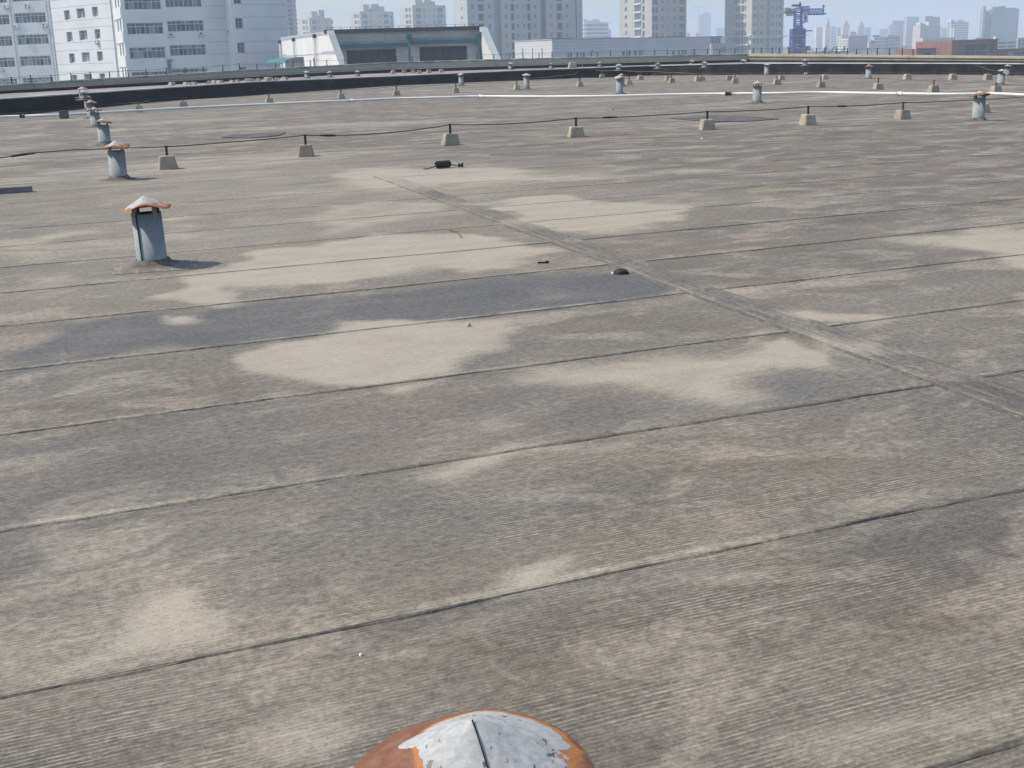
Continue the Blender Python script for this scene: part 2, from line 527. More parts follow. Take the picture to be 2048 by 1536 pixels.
M['parapet2'] = parapet_material('cream_parapet_concrete', (0.29, 0.265, 0.215), (0.39, 0.355, 0.295))
M['moss'] = simple('mossy_coping', (0.24, 0.27, 0.24), 0.9, 0.4, 2)
M['farroof'] = simple('dusty_far_roof', (0.25, 0.215, 0.195), 0.9, 0.3, 0.6)
M['stone'] = concrete('rubble_stone', (0.46, 0.38, 0.31))
M['wood'] = simple('grey_timber', (0.15, 0.145, 0.15), 0.9, 0.3, 6)
M['black'] = simple('black_rubber', (0.020, 0.026, 0.026), 0.75, 0.3, 60)
M['blue'] = simple('blue_plastic', (0.05, 0.22, 0.55), 0.5)
M['whitescrap'] = simple('white_scrap', (0.75, 0.74, 0.72), 0.6)

# ---------------------------------------------------------------- roof
# felt lies in sheets side by side, running to the upper right; an end joint crosses them
def seg_dist(P, poly):
    """Signed distance to a polygon (positive inside) for points P (n,2)."""
    poly = np.array(poly)
    a, b = poly, np.roll(poly, -1, 0)
    dmin = np.full(len(P), 1e9)
    inside = np.zeros(len(P), bool)
    for p, q in zip(a, b):
        e = q - p
        tt = np.clip(((P - p) @ e) / max(e @ e, 1e-9), 0, 1)
        dmin = np.minimum(dmin, np.hypot(*(P - p - tt[:, None] * e).T))
        c = ((p[1] > P[:, 1]) != (q[1] > P[:, 1]))
        with np.errstate(divide='ignore', invalid='ignore'):
            xi = p[0] + (P[:, 1] - p[1]) / (q[1] - p[1]) * e[0]
        inside ^= c & (P[:, 0] < xi)
    return np.where(inside, dmin, -dmin)

POOLS = [  # outlines of dried silt as seen in the photograph, softness in metres, strength
    ([(380,560),(350,600),(420,620),(470,590),(480,570),(560,575),(640,572),(700,560),(820,545),(860,530),(960,545),(1040,530),(1110,500),(1060,480),(960,470),(870,478),(760,475),(640,490),(540,500),(440,525)], .16, 1.0),
    ([(940,410),(1010,395),(1130,388),(1250,405),(1380,410),(1290,440),(1270,465),(1180,465),(1060,455),(980,440)], .22, .95),
    ([(1780,475),(1900,460),(2048,455),(2100,470),(2100,535),(2048,532),(1930,520),(1830,500)], .22, .95),
    ([(690,665),(760,640),(920,622),(990,635),(1000,690),(960,735),(850,760),(700,775),(640,775),(610,755),(490,725),(470,700),(560,680)], .12, 1.0),
    ([(1000,745),(1100,730),(1350,700),(1600,675),(1700,710),(1690,735),(1560,745),(1500,770),(1440,830),(1330,820),(1200,790),(1050,770)], .22, .72),
    ([(1480,690),(1600,675),(1700,710),(1690,735),(1560,745)], .1, .9),
    ([(300,1200),(420,1190),(470,1250),(480,1295),(330,1320),(100,1362),(110,1335),(290,1290)], .09, .88),
    ([(950,1120),(1030,1095),(1120,1090),(1090,1150),(1050,1180),(1200,1150),(1180,1168),(900,1212),(960,1160)], .09, .82),
    ([(1200,1150),(1330,1100),(1480,1050),(1500,1080),(1350,1125)], .12, .62),
    ([(780,960),(900,930),(1260,880),(1280,900),(1050,930),(880,970)], .1, .78),
    ([(2060,1385),(2060,1462),(1830,1520),(1600,1536),(1560,1510),(1830,1450)], .12, .8),
    ([(480,1490),(660,1450),(800,1500),(700,1545),(500,1545)], .1, .75),
    ([(290,640),(370,630),(385,650),(340,660),(300,655)], .08, .75),
    ([(850,870),(930,830),(1030,850),(1040,875),(960,900),(800,920)], .2, .6),
    ([(0,1065),(240,1025),(380,1018),(200,1050),(0,1078)], .05, .75),
    ([(1650,655),(1760,690),(1860,710),(1760,720)], .08, .85),
    ([(1600,628),(1680,645),(1850,640),(1790,625),(1650,612)], .08, .75),
    ([(1985,600),(2048,585),(2100,585),(2100,645),(2048,640),(1990,625)], .12, .75),
    ([(640,360),(720,330),(900,335),(1100,345),(1180,355),(900,370),(760,385)], .35, .8),
    ([(560,430),(700,395),(900,400),(930,425),(800,455),(640,470)], .3, .55),
    ([(1380,690),(1560,650),(1575,668),(1390,692)], .08, .8),
    ([(1940,965),(2048,945),(2100,950),(2100,985),(2048,988)], .1, .65),
    ([(480,815),(600,800),(560,830)], .1, .7),
    ([(700,790),(930,750),(900,775),(760,800)], .07, .65),
    ([(0,560),(150,540),(260,560),(120,600),(0,610)], .2, .45),
    ([(40,545),(180,490),(230,500),(150,540)], .2, .5),
    ([(150,650),(210,640),(200,655)], .05, .6),
    ([(400,1110),(520,1050),(700,1040),(640,1080),(480,1100)], .2, .35),
    ([(1500,970),(1700,930),(1800,960),(1600,1000)], .3, .3),
    ([(0,480),(120,465),(260,440),(280,470),(60,505),(0,510)], .25, .5),
    ([(300,440),(430,425),(470,470),(380,500),(330,480)], .25, .5),
]
POOLS = [([tuple(at(x, y)[:2]) for x, y in p], s, k) for p, s, k in POOLS]
DARKS = [  # fresher, bluer felt
    ([(0,672),(200,648),(600,600),(1100,552),(1240,536),(1330,540),(1400,578),(1100,614),(600,672),(300,704),(0,742)], .06, 1.0),
    ([(0,900),(250,860),(500,840),(760,870),(700,930),(300,990),(0,1030)], .35, .55),
    ([(1340,690),(1480,660),(1420,690)], .15, .5),
    ([(1000,760),(1200,800),(1440,840),(1180,862),(900,890),(1000,840)], .2, .55),
    ([(1440,800),(1560,750),(1640,760),(1700,790),(1560,815)], .12, .7),
    ([(960,700),(1010,690),(1070,690),(1000,740)], .1, .8),
    ([(620,780),(560,760),(720,772),(1020,742),(1000,750),(800,780)], .06, .6),
]
DARKS = [([tuple(at(x, y)[:2]) for x, y in p], s, k) for p, s, k in DARKS]

FILMS = [  # broad thin films of silt
    ([(-60,400),(300,330),(700,300),(1150,330),(1420,400),(1300,470),(1150,530),(700,600),(300,620),(-60,680)], 1.2, .42),
    ([(1000,700),(1500,640),(1760,700),(1700,780),(1200,860),(800,950),(600,900)], .6, .35),
    ([(-60,1000),(700,930),(1000,900),(700,1080),(-60,1130)], .4, .22),
    ([(1300,1400),(2100,1200),(2100,1560),(1200,1560)], .4, .30),
    ([(1500,590),(2100,520),(2100,760),(1800,700)], .6, .28),
]
FILMS = [([tuple(at(x, y)[:2]) for x, y in p], s, k) for p, s, k in FILMS] + [(p, s * 3.2, k * .62) for p, s, k in POOLS]

def vnoise(P, sc, seed):
    r = np.random.default_rng(seed)
    g = r.random((256, 256))
    q = P * sc + 500.0
    i = np.floor(q).astype(int); f = q - i; f = f * f * (3 - 2 * f); i %= 256; j = (i + 1) % 256
    a = g[i[:, 0], i[:, 1]] * (1 - f[:, 0]) + g[j[:, 0], i[:, 1]] * f[:, 0]
    b = g[i[:, 0], j[:, 1]] * (1 - f[:, 0]) + g[j[:, 0], j[:, 1]] * f[:, 0]
    return a * (1 - f[:, 1]) + b * f[:, 1] - .5

def field(P, items):
    w = np.stack([sum(vnoise(P, sc, k + 10 * ax) * am for k, (sc, am) in enumerate(((1.1, .40), (2.6, .24), (6.0, .14)))) for ax in (1, 2)], 1)
    P = P + w * np.clip(np.abs(P[:, 1:2]) / 7, .45, 1.3)
    out = np.zeros(len(P))
    for poly, s, k in items:
        q = np.array(poly)
        near = ((P > q.min(0) - 1 - 2 * s) & (P < q.max(0) + 1 + 2 * s)).all(1)
        if near.any():
            d = seg_dist(P[near], poly)
            out[near] = np.maximum(out[near], k * np.clip(0.5 + d / (2.6 * s), 0, 1))
    return out

def uv2w(u, v):
    return u * CU - v * SU, u * SU + v * CU

_j0, _j1 = at(990, 445), at(1870, 775)
def uvof(p):
    return p[0] * CU + p[1] * SU, -p[0] * SU + p[1] * CU
_ju0, _ju1 = uvof(_j0), uvof(_j1)
def joint_u(v):
    return _ju0[0] + (v - _ju0[1]) * (_ju1[0] - _ju0[0]) / (_ju1[1] - _ju0[1])

roof = bpy.data.meshes.new('roof')
rp = [(-70, -12, 0), (70, -12, 0), (70, 75, 0), (-70, 75, 0)]
roof.from_pydata([(x, y, -0.010) for x, y, z in rp], [], [(0, 1, 2, 3)])
roof.materials.append(M['roof'])
roof_o = tag(link('roof', roof), 'flat grey bitumen felt roof with dusty patches', kind='structure')

def grid_sheet(us, vs_, zf, jitter, name='felt_sheet'):
    nu, nv = len(us), len(vs_)
    UU = np.repeat(us[:, None], nv, 1)
    VV = np.repeat(vs_[None, :], nu, 0).copy()
    VV[:, 0] += jitter
    ZZ = zf(UU, VV)
    X, Y = uv2w(UU, VV)
    # turned-down near edge
    X0, Y0 = X[:, :1] + SU * 0.002, Y[:, :1] - CU * 0.002
    X = np.concatenate([X0, X], 1); Y = np.concatenate([Y0, Y], 1)
    Z = np.concatenate([np.full((nu, 1), -0.010), ZZ], 1)
    nv += 1
    co = np.stack([X, Y, Z], 2).reshape(-1, 3)
    idx = np.arange(nu * nv).reshape(nu, nv)
    fc = np.stack([idx[:-1, :-1], idx[1:, :-1], idx[1:, 1:], idx[:-1, 1:]], 2).reshape(-1, 4)
    me = bpy.data.meshes.new(name)
    me.from_pydata(co.tolist(), [], fc.tolist())
    me.materials.append(M['roof'])
    P = co[:, :2]
    for nm, it in (('dust', POOLS), ('fresh', DARKS), ('film', FILMS)):
        a = me.attributes.new(nm, 'FLOAT', 'POINT')
        a.data.foreach_set('value', field(P, it).astype(np.float32))
    me.polygons.foreach_set('use_smooth', [True] * len(fc))
    me.update()
    return link(name, me, roof_o)

def smooth_noise(x, amp, step, seed):
    r = np.random.default_rng(seed)
    k = np.arange(-200, 400)
    return np.interp(x / step, k, r.normal(0, amp, len(k)))

for n in range(-3, 19):
    v0 = V0 + n * PITCHW
    ends = ((-9.0, joint_u(v0 + PITCHW / 2)), (joint_u(v0 + PITCHW / 2), 25.0))
    for side, (ua, ub) in enumerate(ends):
        du = 0.07 if n < 5 else (0.10 if n < 9 else 0.2)
        us = np.linspace(ua, ub, int((ub - ua) / du) + 2)
        vs_ = v0 + np.array([0, .03, .08, .14, .20, .27, .34, .41, .48, .55, .62, .69, .76, .83, .9, .95, 1.0]) * PITCHW
        jit = smooth_noise(us, .012, .8, n + 50) + smooth_noise(us, .005, .12, n + 90) - .004
        lift = smooth_noise(us, .0012, .5, n + 130)
        def zf(UU, VV, v0=v0, lift=lift):
            t = np.clip((VV - v0) / (0.16 * PITCHW), 0, 1)
            return (0.0035 if n < 6 else 0.0018 if n < 9 else 0.0008) * (1 - t) + np.abs(lift)[:, None] * (1 - t) - 0.0005 * t
        grid_sheet(us, vs_, zf, jit)
# cover strip laid over the end joint, reaching down to the right
vs_line = np.linspace(_ju0[1] - 9.6, _ju0[1] + 5.0, 220)
wid = np.array([0, .010, .024, .036, .050, .08, .10, .12, .14, .17, .20, .22, .24, .26, .275])
zz = np.array([-.008, .006, .009, .007, .007, .007, .0085, .0065, .007, .0065, .0075, .007, .006, .005, -.008])
darkw = [.7, .9, .7, .1, 0, .0, .5, .2, .1, .1, .4, .1, .1, .35, .3]
litew = [0, 0, .1, .55, .2, 0, 0, .25, 0, 0, 0, .2, 0, 0, 0]
co, fc = [], []
jl = smooth_noise(vs_line, .008, .5, 3) + smooth_noise(vs_line, .004, .1, 4)
jr = smooth_noise(vs_line, .015, .4, 5)
for i, v in enumerate(vs_line):
    for k, w in enumerate(wid):
        u = joint_u(v) + w + (jl[i] if k < 3 else jr[i] if k > 10 else 0)
        x, y = uv2w(u, v)
        co.append((x, y, zz[k] + (0.0015 * math.sin(v * 9 + k) if 0 < k < len(wid) - 1 else 0)))
for i in range(len(vs_line) - 1):
    for k in range(len(wid) - 1):
        a = i * len(wid) + k
        fc.append((a, a + 1, a + 1 + len(wid), a + len(wid)))
me = bpy.data.meshes.new('cover_strip')
me.from_pydata(co, [], fc)
me.materials.append(M['cover'])
for nm_, ww in (('line', darkw), ('lite', litew)):
    a = me.attributes.new(nm_, 'FLOAT', 'POINT')
    a.data.foreach_set('value', np.tile(np.array(ww, np.float32), len(vs_line)))
a = me.attributes.new('fresh', 'FLOAT', 'POINT')
a.data.foreach_set('value', np.full(len(co), .22, np.float32))
a = me.attributes.new('dust', 'FLOAT', 'POINT')
a.data.foreach_set('value', (field(np.array(co)[:, :2], POOLS) * 0.8).astype(np.float32))
link('cover_strip', me, roof_o)

# ---------------------------------------------------------------- upstand, far roof and parapet
UP = [(-420, 268, 226), (-60, 238, 201.5), (0, 232, 197), (150, 218.5, 187), (300, 203.5, 177), (500, 190, 163.5), (780, 171, 152), (1040, 160, 140.5), (1300, 150.5, 131), (1500, 149, 126), (1700, 148, 126), (1900, 148.5, 126), (2048, 150, 126.5), (2140, 151.5, 127), (2560, 160, 133)]
mb_w, mb_e = MB(), MB()
up = []
for px, b, tp in UP:
    p = at(px, b)
    up.append((p, height_at(p, tp)))
def ribbon(mb, pts, prof, mtl=None, steps=3):
    """Sweep a profile of (offset away from the camera, height function) along a bent wall line."""
    P = []
    for i in range(len(pts) - 1):
        for k in range(steps):
            t = k / steps
            P.append((pts[i][0].lerp(pts[i + 1][0], t), pts[i][1] * (1 - t) + pts[i + 1][1] * t))
    P.append(pts[-1])
    vs, fs = [], []
    n = len(prof)
    for i, (p, h) in enumerate(P):
        a = P[max(i - 1, 0)][0]; b = P[min(i + 1, len(P) - 1)][0]
        t = (b - a); t.z = 0; t.normalize()
        nrm = Vector((-t.y, t.x, 0))
        for off, zf in prof:
            z = zf(h)
            q = p + nrm * off
            vs.append((q.x, q.y, z))
    for i in range(len(P) - 1):
        for k in range(n - 1):
            a = i * n + k
            fs.append((a, a + n, a + n + 1, a + 1))
    mb.add(vs, fs, mtl)
ribbon(mb_w, up, [(-.10, lambda h: -.02), (-.09, lambda h: .03), (-.01, lambda h: .10), (0, lambda h: h - .035), (.18, lambda h: h - .035), (.18, lambda h: -.02)])
upstand = tag(mb_w.build('roof_upstand', M['tar']), 'long black bitumen-covered step wall across the roof', 'wall')
ribbon(mb_e, up, [(-.03, lambda h: h - .036), (-.03, lambda h: h), (.26, lambda h: h + .004), (.26, lambda h: h - .036)])
mb_e.build('edge_trim', M['edge'], upstand)

# parapet line: (px, base row on the far roof, top row)
PARL = [(-420, 212, 193), (-60, 190, 173.5), (0, 186, 169.5), (150, 178, 160), (300, 170, 151), (480, 160, 140), (640, 150.5, 131.8), (780, 144.5, 124.2), (1040, 136.5, 116.8), (1300, 129, 110.8), (1500, 123, 107.2)]
PARR = [(1500, 123, 107.2), (1650, 123.5, 108), (1800, 124, 110.2), (2048, 125.5, 113.0), (2140, 126.5, 114.2), (2560, 134, 120)]
ZR = 0.43
def par_pts(L):
    out = []
    for px, b, tp in L:
        p = at(px, b, ZR)
        out.append((Vector((p.x, p.y, 0)), height_at(p, tp)))
    return out
pl, pr = par_pts(PARL), par_pts(PARR)
# far roof sheet between the upstand and the parapet
co, fc = [], []
A = [(p.x, p.y) for p, h in up]
B = [(p.x, p.y + .6) for p, h in pl] + [(p.x, p.y + .6) for p, h in pr[1:]]
def resample(L, n):
    L = np.array(L); x = np.linspace(L[0, 0], L[-1, 0], n)
    return np.stack([x, np.interp(x, L[:, 0], L[:, 1])], 1)
nn = 60
a2, b2 = resample(A, nn), resample(B, nn)
for i in range(nn):
    co.append((a2[i, 0], a2[i, 1] + .12, ZR - .03)); co.append((b2[i, 0], max(b2[i, 1], a2[i, 1] + .3), ZR - .03))
for i in range(nn - 1):
    fc.append((2 * i, 2 * i + 2, 2 * i + 3, 2 * i + 1))
me = bpy.data.meshes.new('far_roof')
me.from_pydata(co, [], fc)
me.materials.append(M['farroof'])
tag(link('far_roof', me), 'dusty higher roof strip behind the black step wall', kind='structure')

mb = MB()
ribbon(mb, pl, [(-.02, lambda h: ZR + (h - ZR) * .24), (-.02, lambda h: ZR + (h - ZR) * .42), (-.07, lambda h: ZR + (h - ZR) * .44), (-.07, lambda h: ZR + (h - ZR) * .50), (0, lambda h: ZR + (h - ZR) * .53), (0, lambda h: h - .08), (.3, lambda h: h - .08), (.3, lambda h: -.5)])
parL = tag(mb.build('parapet', M['parapet']), 'long grey concrete parapet at the far roof edge, in shade', 'parapet')
mb = MB()
ribbon(mb, pl, [(-.05, lambda h: -.1), (-.04, lambda h: ZR + (h - ZR) * .22), (-.01, lambda h: ZR + (h - ZR) * .26)])
mb.build('bitumen_skirt', M['tar'], parL)
mb = MB()
ribbon(mb, pl, [(-.06, lambda h: h - .085), (-.06, lambda h: h - .03), (-.03, lambda h: h), (.36, lambda h: h), (.36, lambda h: h - .085)])
mb.build('coping', M['moss'], parL)
mb = MB()
ribbon(mb, pr, [(-.02, lambda h: ZR - .3), (-.02, lambda h: h - (h - ZR) * .72), (-.10, lambda h: h - (h - ZR) * .70), (-.10, lambda h: h - (h - ZR) * .62), (0, lambda h: h - (h - ZR) * .60), (0, lambda h: h - (h - ZR) * .34), (.3, lambda h: h - (h - ZR) * .34), (.3, lambda h: -.5)])
parR = tag(mb.build('parapet', M['parapet2']), 'cream sunlit concrete parapet right of the roof corner', 'parapet')
mb = MB()
ribbon(mb, pr, [(-.12, lambda h: h - (h - ZR) * .34), (-.12, lambda h: h), (.36, lambda h: h), (.36, lambda h: h - (h - ZR) * .34)])
mb.build('coping', M['parapet2'], parR)
mb = MB()
ribbon(mb, pr, [(-.06, lambda h: -.1), (-.05, lambda h: ZR + (h - ZR) * .10), (-.015, lambda h: ZR + (h - ZR) * .14)])
mb.build('bitumen_skirt', M['tar'], parR)

# ---------------------------------------------------------------- lightning rods on the parapet and their wire
def on_line(pts, px):
    """Top of the parapet line under image column px."""
    best = None
    for i in range(len(pts) - 1):
        for k in range(40):
            t = k / 40
            p = pts[i][0].lerp(pts[i + 1][0], t)
            h = pts[i][1] * (1 - t) + pts[i + 1][1] * t
            q = np.array([p.x, p.y, h - H])
            x = q.dot(_r) / q.dot(_f) * F + 1024
            if best is None or abs(x - px) < best[0]:
                best = (abs(x - px), p, h)
    return Vector((best[1].x, best[1].y + .12, best[2]))

rodm = MB()
rodm.tube([(0, 0, -.01), (0, 0, .29)], .024, 6)
rodm.box((0, 0, .005), (.09, .05, .02))
rod_me = rodm.mesh('lightning_rod')
rod_me.materials.append(M['post'])
rodsL = [-20, 23, 62, 101, 140, 178, 217, 256, 292, 332, 370, 408, 444, 480, 515, 551, 586, 622, 655, 690, 724, 758, 792, 825, 858, 891, 923, 955, 985, 1017, 1046, 1076, 1106, 1135, 1164, 1194, 1223, 1251, 1280, 1308, 1335, 1363, 1389, 1415, 1442, 1468]
rodsR = [1506, 1523, 1544, 1560, 1578, 1614, 1634, 1652, 1674, 1694, 1714, 1736, 1757, 1780, 1804, 1827]
tops = []
for L, rods, gl, lab in ((pl, rodsL, 'lightning rods on the grey parapet', 'short dark lightning rod on top of the long grey parapet'),
                    (pr, rodsR, 'lightning rods on the cream parapet', 'short dark lightning rod on top of the cream parapet')):
    for px in rods:
        q = on_line(L, px)
        o = tag(link('lightning_rod', rod_me, None, q), lab, 'lightning rod', gl)
        s = rnd.uniform(.9, 1.15)
        o.scale = (1, 1, s)
        tops.append(q + Vector((0, 0, .27 * s)))
mb = MB()
pts = []
for i in range(len(tops) - 1):
    a, b = tops[i], tops[i + 1]
    for k in range(3):
        t = k / 3
        p = a.lerp(b, t)
        p.z -= .10 * t * (1 - t)
        pts.append(p)
pts.append(tops[-1])
mb.tube(pts, .007, 4, caps=False)
tag(mb.build('lightning_wire', M['cable']), 'thin wire strung along the lightning rods of the parapets', 'wire')

# three taller dark posts before the white tiled building
for px, lab in ((1045.5, 'tall dark post on the parapet before the white tiled wall, left one of three'), (1065.5, 'tall dark post on the parapet before the white tiled wall, middle one of three'), (1086.5, 'tall dark post on the parapet before the white tiled wall, right one of three')):
    q = on_line(pl, px)
    mb = MB()
    mb.box((0, 0, .27), (.035, .035, .56))
    mb.box((0, 0, .008), (.12, .12, .016))
    tag(mb.build('post', M['post'], None, False, q), lab, 'post', 'tall posts on the parapet')

# ---------------------------------------------------------------- vent pipes with caps
def make_cap(seed, n=36, crush=1.0, lift=0.0):
    r = random.Random(seed)
    ph = [r.uniform(0, 6.28) for _ in range(4)]
    def wob(w, j, rad):
        t = (rad / .175) ** 2
        z = crush * t * (.014 * math.sin(2 * w + ph[0]) + .008 * math.sin(3 * w + ph[1]) + .004 * math.sin(7 * w + ph[2]))
        dw = (w - math.radians(290) + math.pi) % (2 * math.pi) - math.pi
        z += lift * t * (math.exp(-(dw / .42) ** 2) - .45 * math.exp(-((abs(dw) - 1.1) / .5) ** 2))
        return (t * .006 * math.sin(3 * w + ph[3]), z)
    mb = MB()
    mb.lathe([(.0008, .084), (.02, .076), (.05, .060), (.085, .042), (.12, .026), (.15, .012), (.175, .0)], n, None, wob, flip=True)
    return mb
def make_vent_meshes():
    ms = []
    for s in range(5):
        me = make_cap(s, crush=(1.0, .6, 1.4, .8, 1.2)[s]).mesh('cap', True)
        me.materials.append(M['cap'])
        ms.append(me)
    return ms
CAPS = make_vent_meshes()
CAP1 = make_cap(2, 60, .5, .024).mesh('cap', True)
CAP1.materials.append(M['cap'])
def pipe_mesh(h, seam=True):
    mb = MB()
    mb.lathe([(.112, -.01), (.110, h), (.107, h), (.106, h * .3)], 28, None)
    me = mb.mesh('pipe', True)
    me.materials.append(M['pipe']); me.materials.append(M['inner'])
    for p in me.polygons:
        c = p.center
        if math.hypot(c.x, c.y) < .1075:
            p.material_index = 1
    return me
PIPE1 = pipe_mesh(1.0)
collar = MB()
rr2 = random.Random(3)
cw = [rr2.uniform(-.03, .05) for _ in range(28)]
collar.lathe([(.24, -.008), (.20, .008), (.145, .022), (.118, .055)], 28, None, lambda w, j, r: ((cw[int(w / 6.2832 * 28) % 28]) * (1 if j < 2 else .2), 0))
COLLAR = collar.mesh('collar', True)
COLLAR.materials.append(M['collar'])
br = MB()
br.box((0, 0, .022), (.036, .006, .105))
BRACKET = br.mesh('bracket')
BRACKET.materials.append(M['bracket'])
seamb = MB()
seamb.box((0, 0, .5), (.006, .008, .99))
SEAM = seamb.mesh('seam')
SEAM.materials.append(M['tar'])

def vent(loc, h, label, seed, cap=None, lean=(0, 0), size=1.0, seam_ang=None, capmat=None, group='capped vent pipes', cap_tilt=None):
    """h: height to the tip of the cap."""
    o = thing('vent_pipe', label, 'vent pipe', loc, 0, group)
    r = random.Random(seed)
    ph = h / size - .084 - .048
    p = link('pipe', PIPE1, o)
    p.scale = (1, 1, ph)
    if seam_ang is not None:
        s = link('seam', SEAM, p)
        s.location = (.1125 * math.cos(seam_ang), .1125 * math.sin(seam_ang), 0)
        s.rotation_euler = (0, 0, seam_ang + math.pi / 2)
    link('collar', COLLAR, o).rotation_euler = (0, 0, r.uniform(0, 6))
    a0 = r.uniform(0, 1.57)
    for k in range(4):
        w = a0 + k * math.pi / 2
        link('bracket', BRACKET, o, (.107 * math.cos(w), .107 * math.sin(w), ph - .015), w + math.pi / 2)
    c = link('cap', cap or CAPS[seed % 5], o, (0, 0, ph + .048))
    tl = cap_tilt or (r.uniform(-.07, .07), r.uniform(-.07, .07))
    c.rotation_euler = (tl[0], tl[1], r.uniform(0, 6.28))
    o.rotation_euler = (lean[0], lean[1], 0)
    o.scale = (size, size, size)
    return o, c

VENTS = [  # column and row of the foot, row of the cap's tip, level, label
    ((306, 531), 390, 0, 'nearest full-length grey vent pipe with a bent white cap'),
    ((238, 359), 281, 0, 'grey vent pipe with a white cap, crossed by the front cable near its top'),
    ((210, 289), 236, 0, 'grey vent pipe with a rusty cap, third in the left-hand receding row of vents'),
    ((192, 254), 214, 0, 'grey vent pipe that hides a gap in the white pipe, in the left row'),
    ((184, 236), 199.6, 0, 'vent pipe just behind the white pipe, fifth in the left row of vents'),
    ((177, 219), 190.5, 0, 'last vent pipe of the left row before the black step wall'),
    ((922.5, 171), 145.6, 0, 'vent pipe against the black step wall, directly behind a concrete block, left of mid roof'),
    ((1053.5, 178.4), 146, 0, 'white-capped vent pipe right beside a concrete block near the middle of the step wall'),
    ((1239, 188), 150, 0, 'vent pipe touching the white pipe mid roof, another cap peeking out behind it'),
    ((1243, 172), 147, 0, 'vent pipe almost hidden behind another vent by the white pipe, only its rusty cap showing'),
    ((1514, 206), 161.6, 0, 'vent pipe with white and orange cap in front of the white pipe, right of middle'),
    ((1956, 241), 181, 0, 'large near vent pipe with an orange-rimmed cap at the right end of the front cable'),
    ((2001, 170), 137.5, 0, 'front vent pipe of the pair at the right frame edge, behind the large vent'),
    ((2013, 151.5), 128.5, 0, 'back vent pipe of the pair at the right frame edge, nearest the step wall'),
    ((1737, 157.6), 128.7, 0, 'vent pipe with a bright orange cap against the step wall on the right'),
    ((1533.4, 150), 126.3, 0, 'white-capped vent pipe against the step wall just below the parapet corner'),
    ((166, 193), 173, ZR, 'small vent cap on the far roof, above the left row of vents, higher one'),
    ((168.5, 197), 178.5, ZR, 'small vent cap on the far roof, above the left row of vents, lower one'),
    ((614, 155.5), 141, ZR, 'small white-capped vent on the far roof before the warehouse end wall'),
    ((660, 153.6), 142, ZR, 'small rusty-capped vent on the far roof, second of three below the warehouse'),
    ((715, 151.5), 141, ZR, 'small squat vent on the far roof, third of three below the warehouse'),
    ((1021, 138.5), 124.3, ZR, 'small white-capped vent on the far roof left of the tiled building'),
    ((1102, 136), 125.8, ZR, 'small rusty-capped vent on the far roof below the white tiled wall'),
    ((1200, 133), 125.2, ZR, 'small rust-topped vent on the far roof right of a pale block'),
    ((1238, 139), 129, ZR, 'white vent cap peeking over the step wall near its middle'),
    ((1316, 136), 127.3, ZR, 'rusty vent cap peeking over the step wall, right of the white one'),
    ((1383.5, 130), 119.5, ZR, 'small vent with orange cap on the far roof below the tiled building'),
    ((1409, 134), 125.3, ZR, 'pale vent cap peeking over the step wall left of the parapet corner'),
    ((1486.5, 129), 120, ZR, 'small white-capped vent on the far roof in the parapet corner'),
    ((1610, 130), 122.6, ZR, 'pale vent cap peeking over the step wall below the crane'),
]
RUST = [.44, .50, .75, .8, .7, .6, .4, .05, .2, .8, .55, .72, .3, .3, .85, .05, .5, .3, .1, .5, .5, .15, .85, .7, 0, .9, .6, .1, .05, 0]
for i, ((px, py), ty, z, lab) in enumerate(VENTS):
    p = at(px, py, z)
    h = height_at(p, ty) - z
    size = 1.0
    if z > 0:
        p.z = z - .03
        h += .03
        if h < .3: h = .3
    o, c = vent(p, h, lab, i + 11, seam_ang=-2.0 if i == 0 else None, lean=((0, math.radians(-1.6)) if i == 0 else (0, math.radians(rnd.uniform(-1, 1)))),
                cap=CAP1 if i == 0 else None, cap_tilt=(.05, -.05) if i == 0 else None)
    c.color = (RUST[i], 0, 0, 1)
    if i == 0:
        c.rotation_euler = (-.05, -.05, 0)
        c.scale = (1.06, 1.06, 1.1)
        c.location.z -= .012
    if i in (1, 7): c['label'] = 'white cap'

# square felt patch under the nearest vent
mb = MB()
vp = at(306, 531)
pts, fc = [], []
for i in range(9):
    for j in range(7):
        x, y = (i / 8 - .5) * .62, (j / 6 - .5) * .54
        edge = i in (0, 8) or j in (0, 6)
        pts.append((x + rnd.uniform(-.012, .012) * edge, y + rnd.uniform(-.012, .012) * edge, -.002 if edge else .007 + rnd.uniform(0, .003)))
for i in range(8):
    for j in range(6):
        a = i * 7 + j
        fc.append((a, a + 7, a + 8, a + 1))
mb.add(pts, fc)
pm = NT('patch_felt')
oc = pm.coord()
wv = pm.noise(pm.scaled(oc, (70, 5, 1)), 1.0, 2, .6)
sp_ = pm.node('ShaderNodeSeparateXYZ'); pm.l.new(oc, sp_.inputs[0])
edg = pm.math('MAXIMUM', pm.step(pm.math('ABSOLUTE', sp_.outputs[0]), .20, .27), pm.step(pm.math('ABSOLUTE', sp_.outputs[1]), .17, .23))
c_ = pm.mix(pm.step(pm.noise(oc, 9, 4), .35, .65), (.13, .115, .105), (.20, .175, .15))
c_ = pm.mix(pm.math('MULTIPLY', edg, pm.step(wv, .5, .66, 0, .6)), c_, (.36, .32, .25))
pm.done(c_, .85, 0, .3)
po = mb.build('felt_patch', pm.m, roof_o, True, Vector((vp.x + .03, vp.y - .04, .004)))
po.rotation_euler = (0, 0, STRIP_ANG * .6)

# foreground vent: only its rust-eaten cap reaches into the frame
fc_ = at(947, 1546, .496)
capn = make_cap(21, 72, .35)
fcap = capn.mesh('cap', True)
fcap.materials.append(M['cap_front'])
o, c = vent(Vector((fc_.x, fc_.y, 0)), .496 + .084, 'nearest vent at the bottom frame edge, broad cap of flaking white paint and brown rust', 4, cap=fcap, capmat=None, cap_tilt=(0.0, .01))
c.rotation_euler = (0.0, .01, 0)
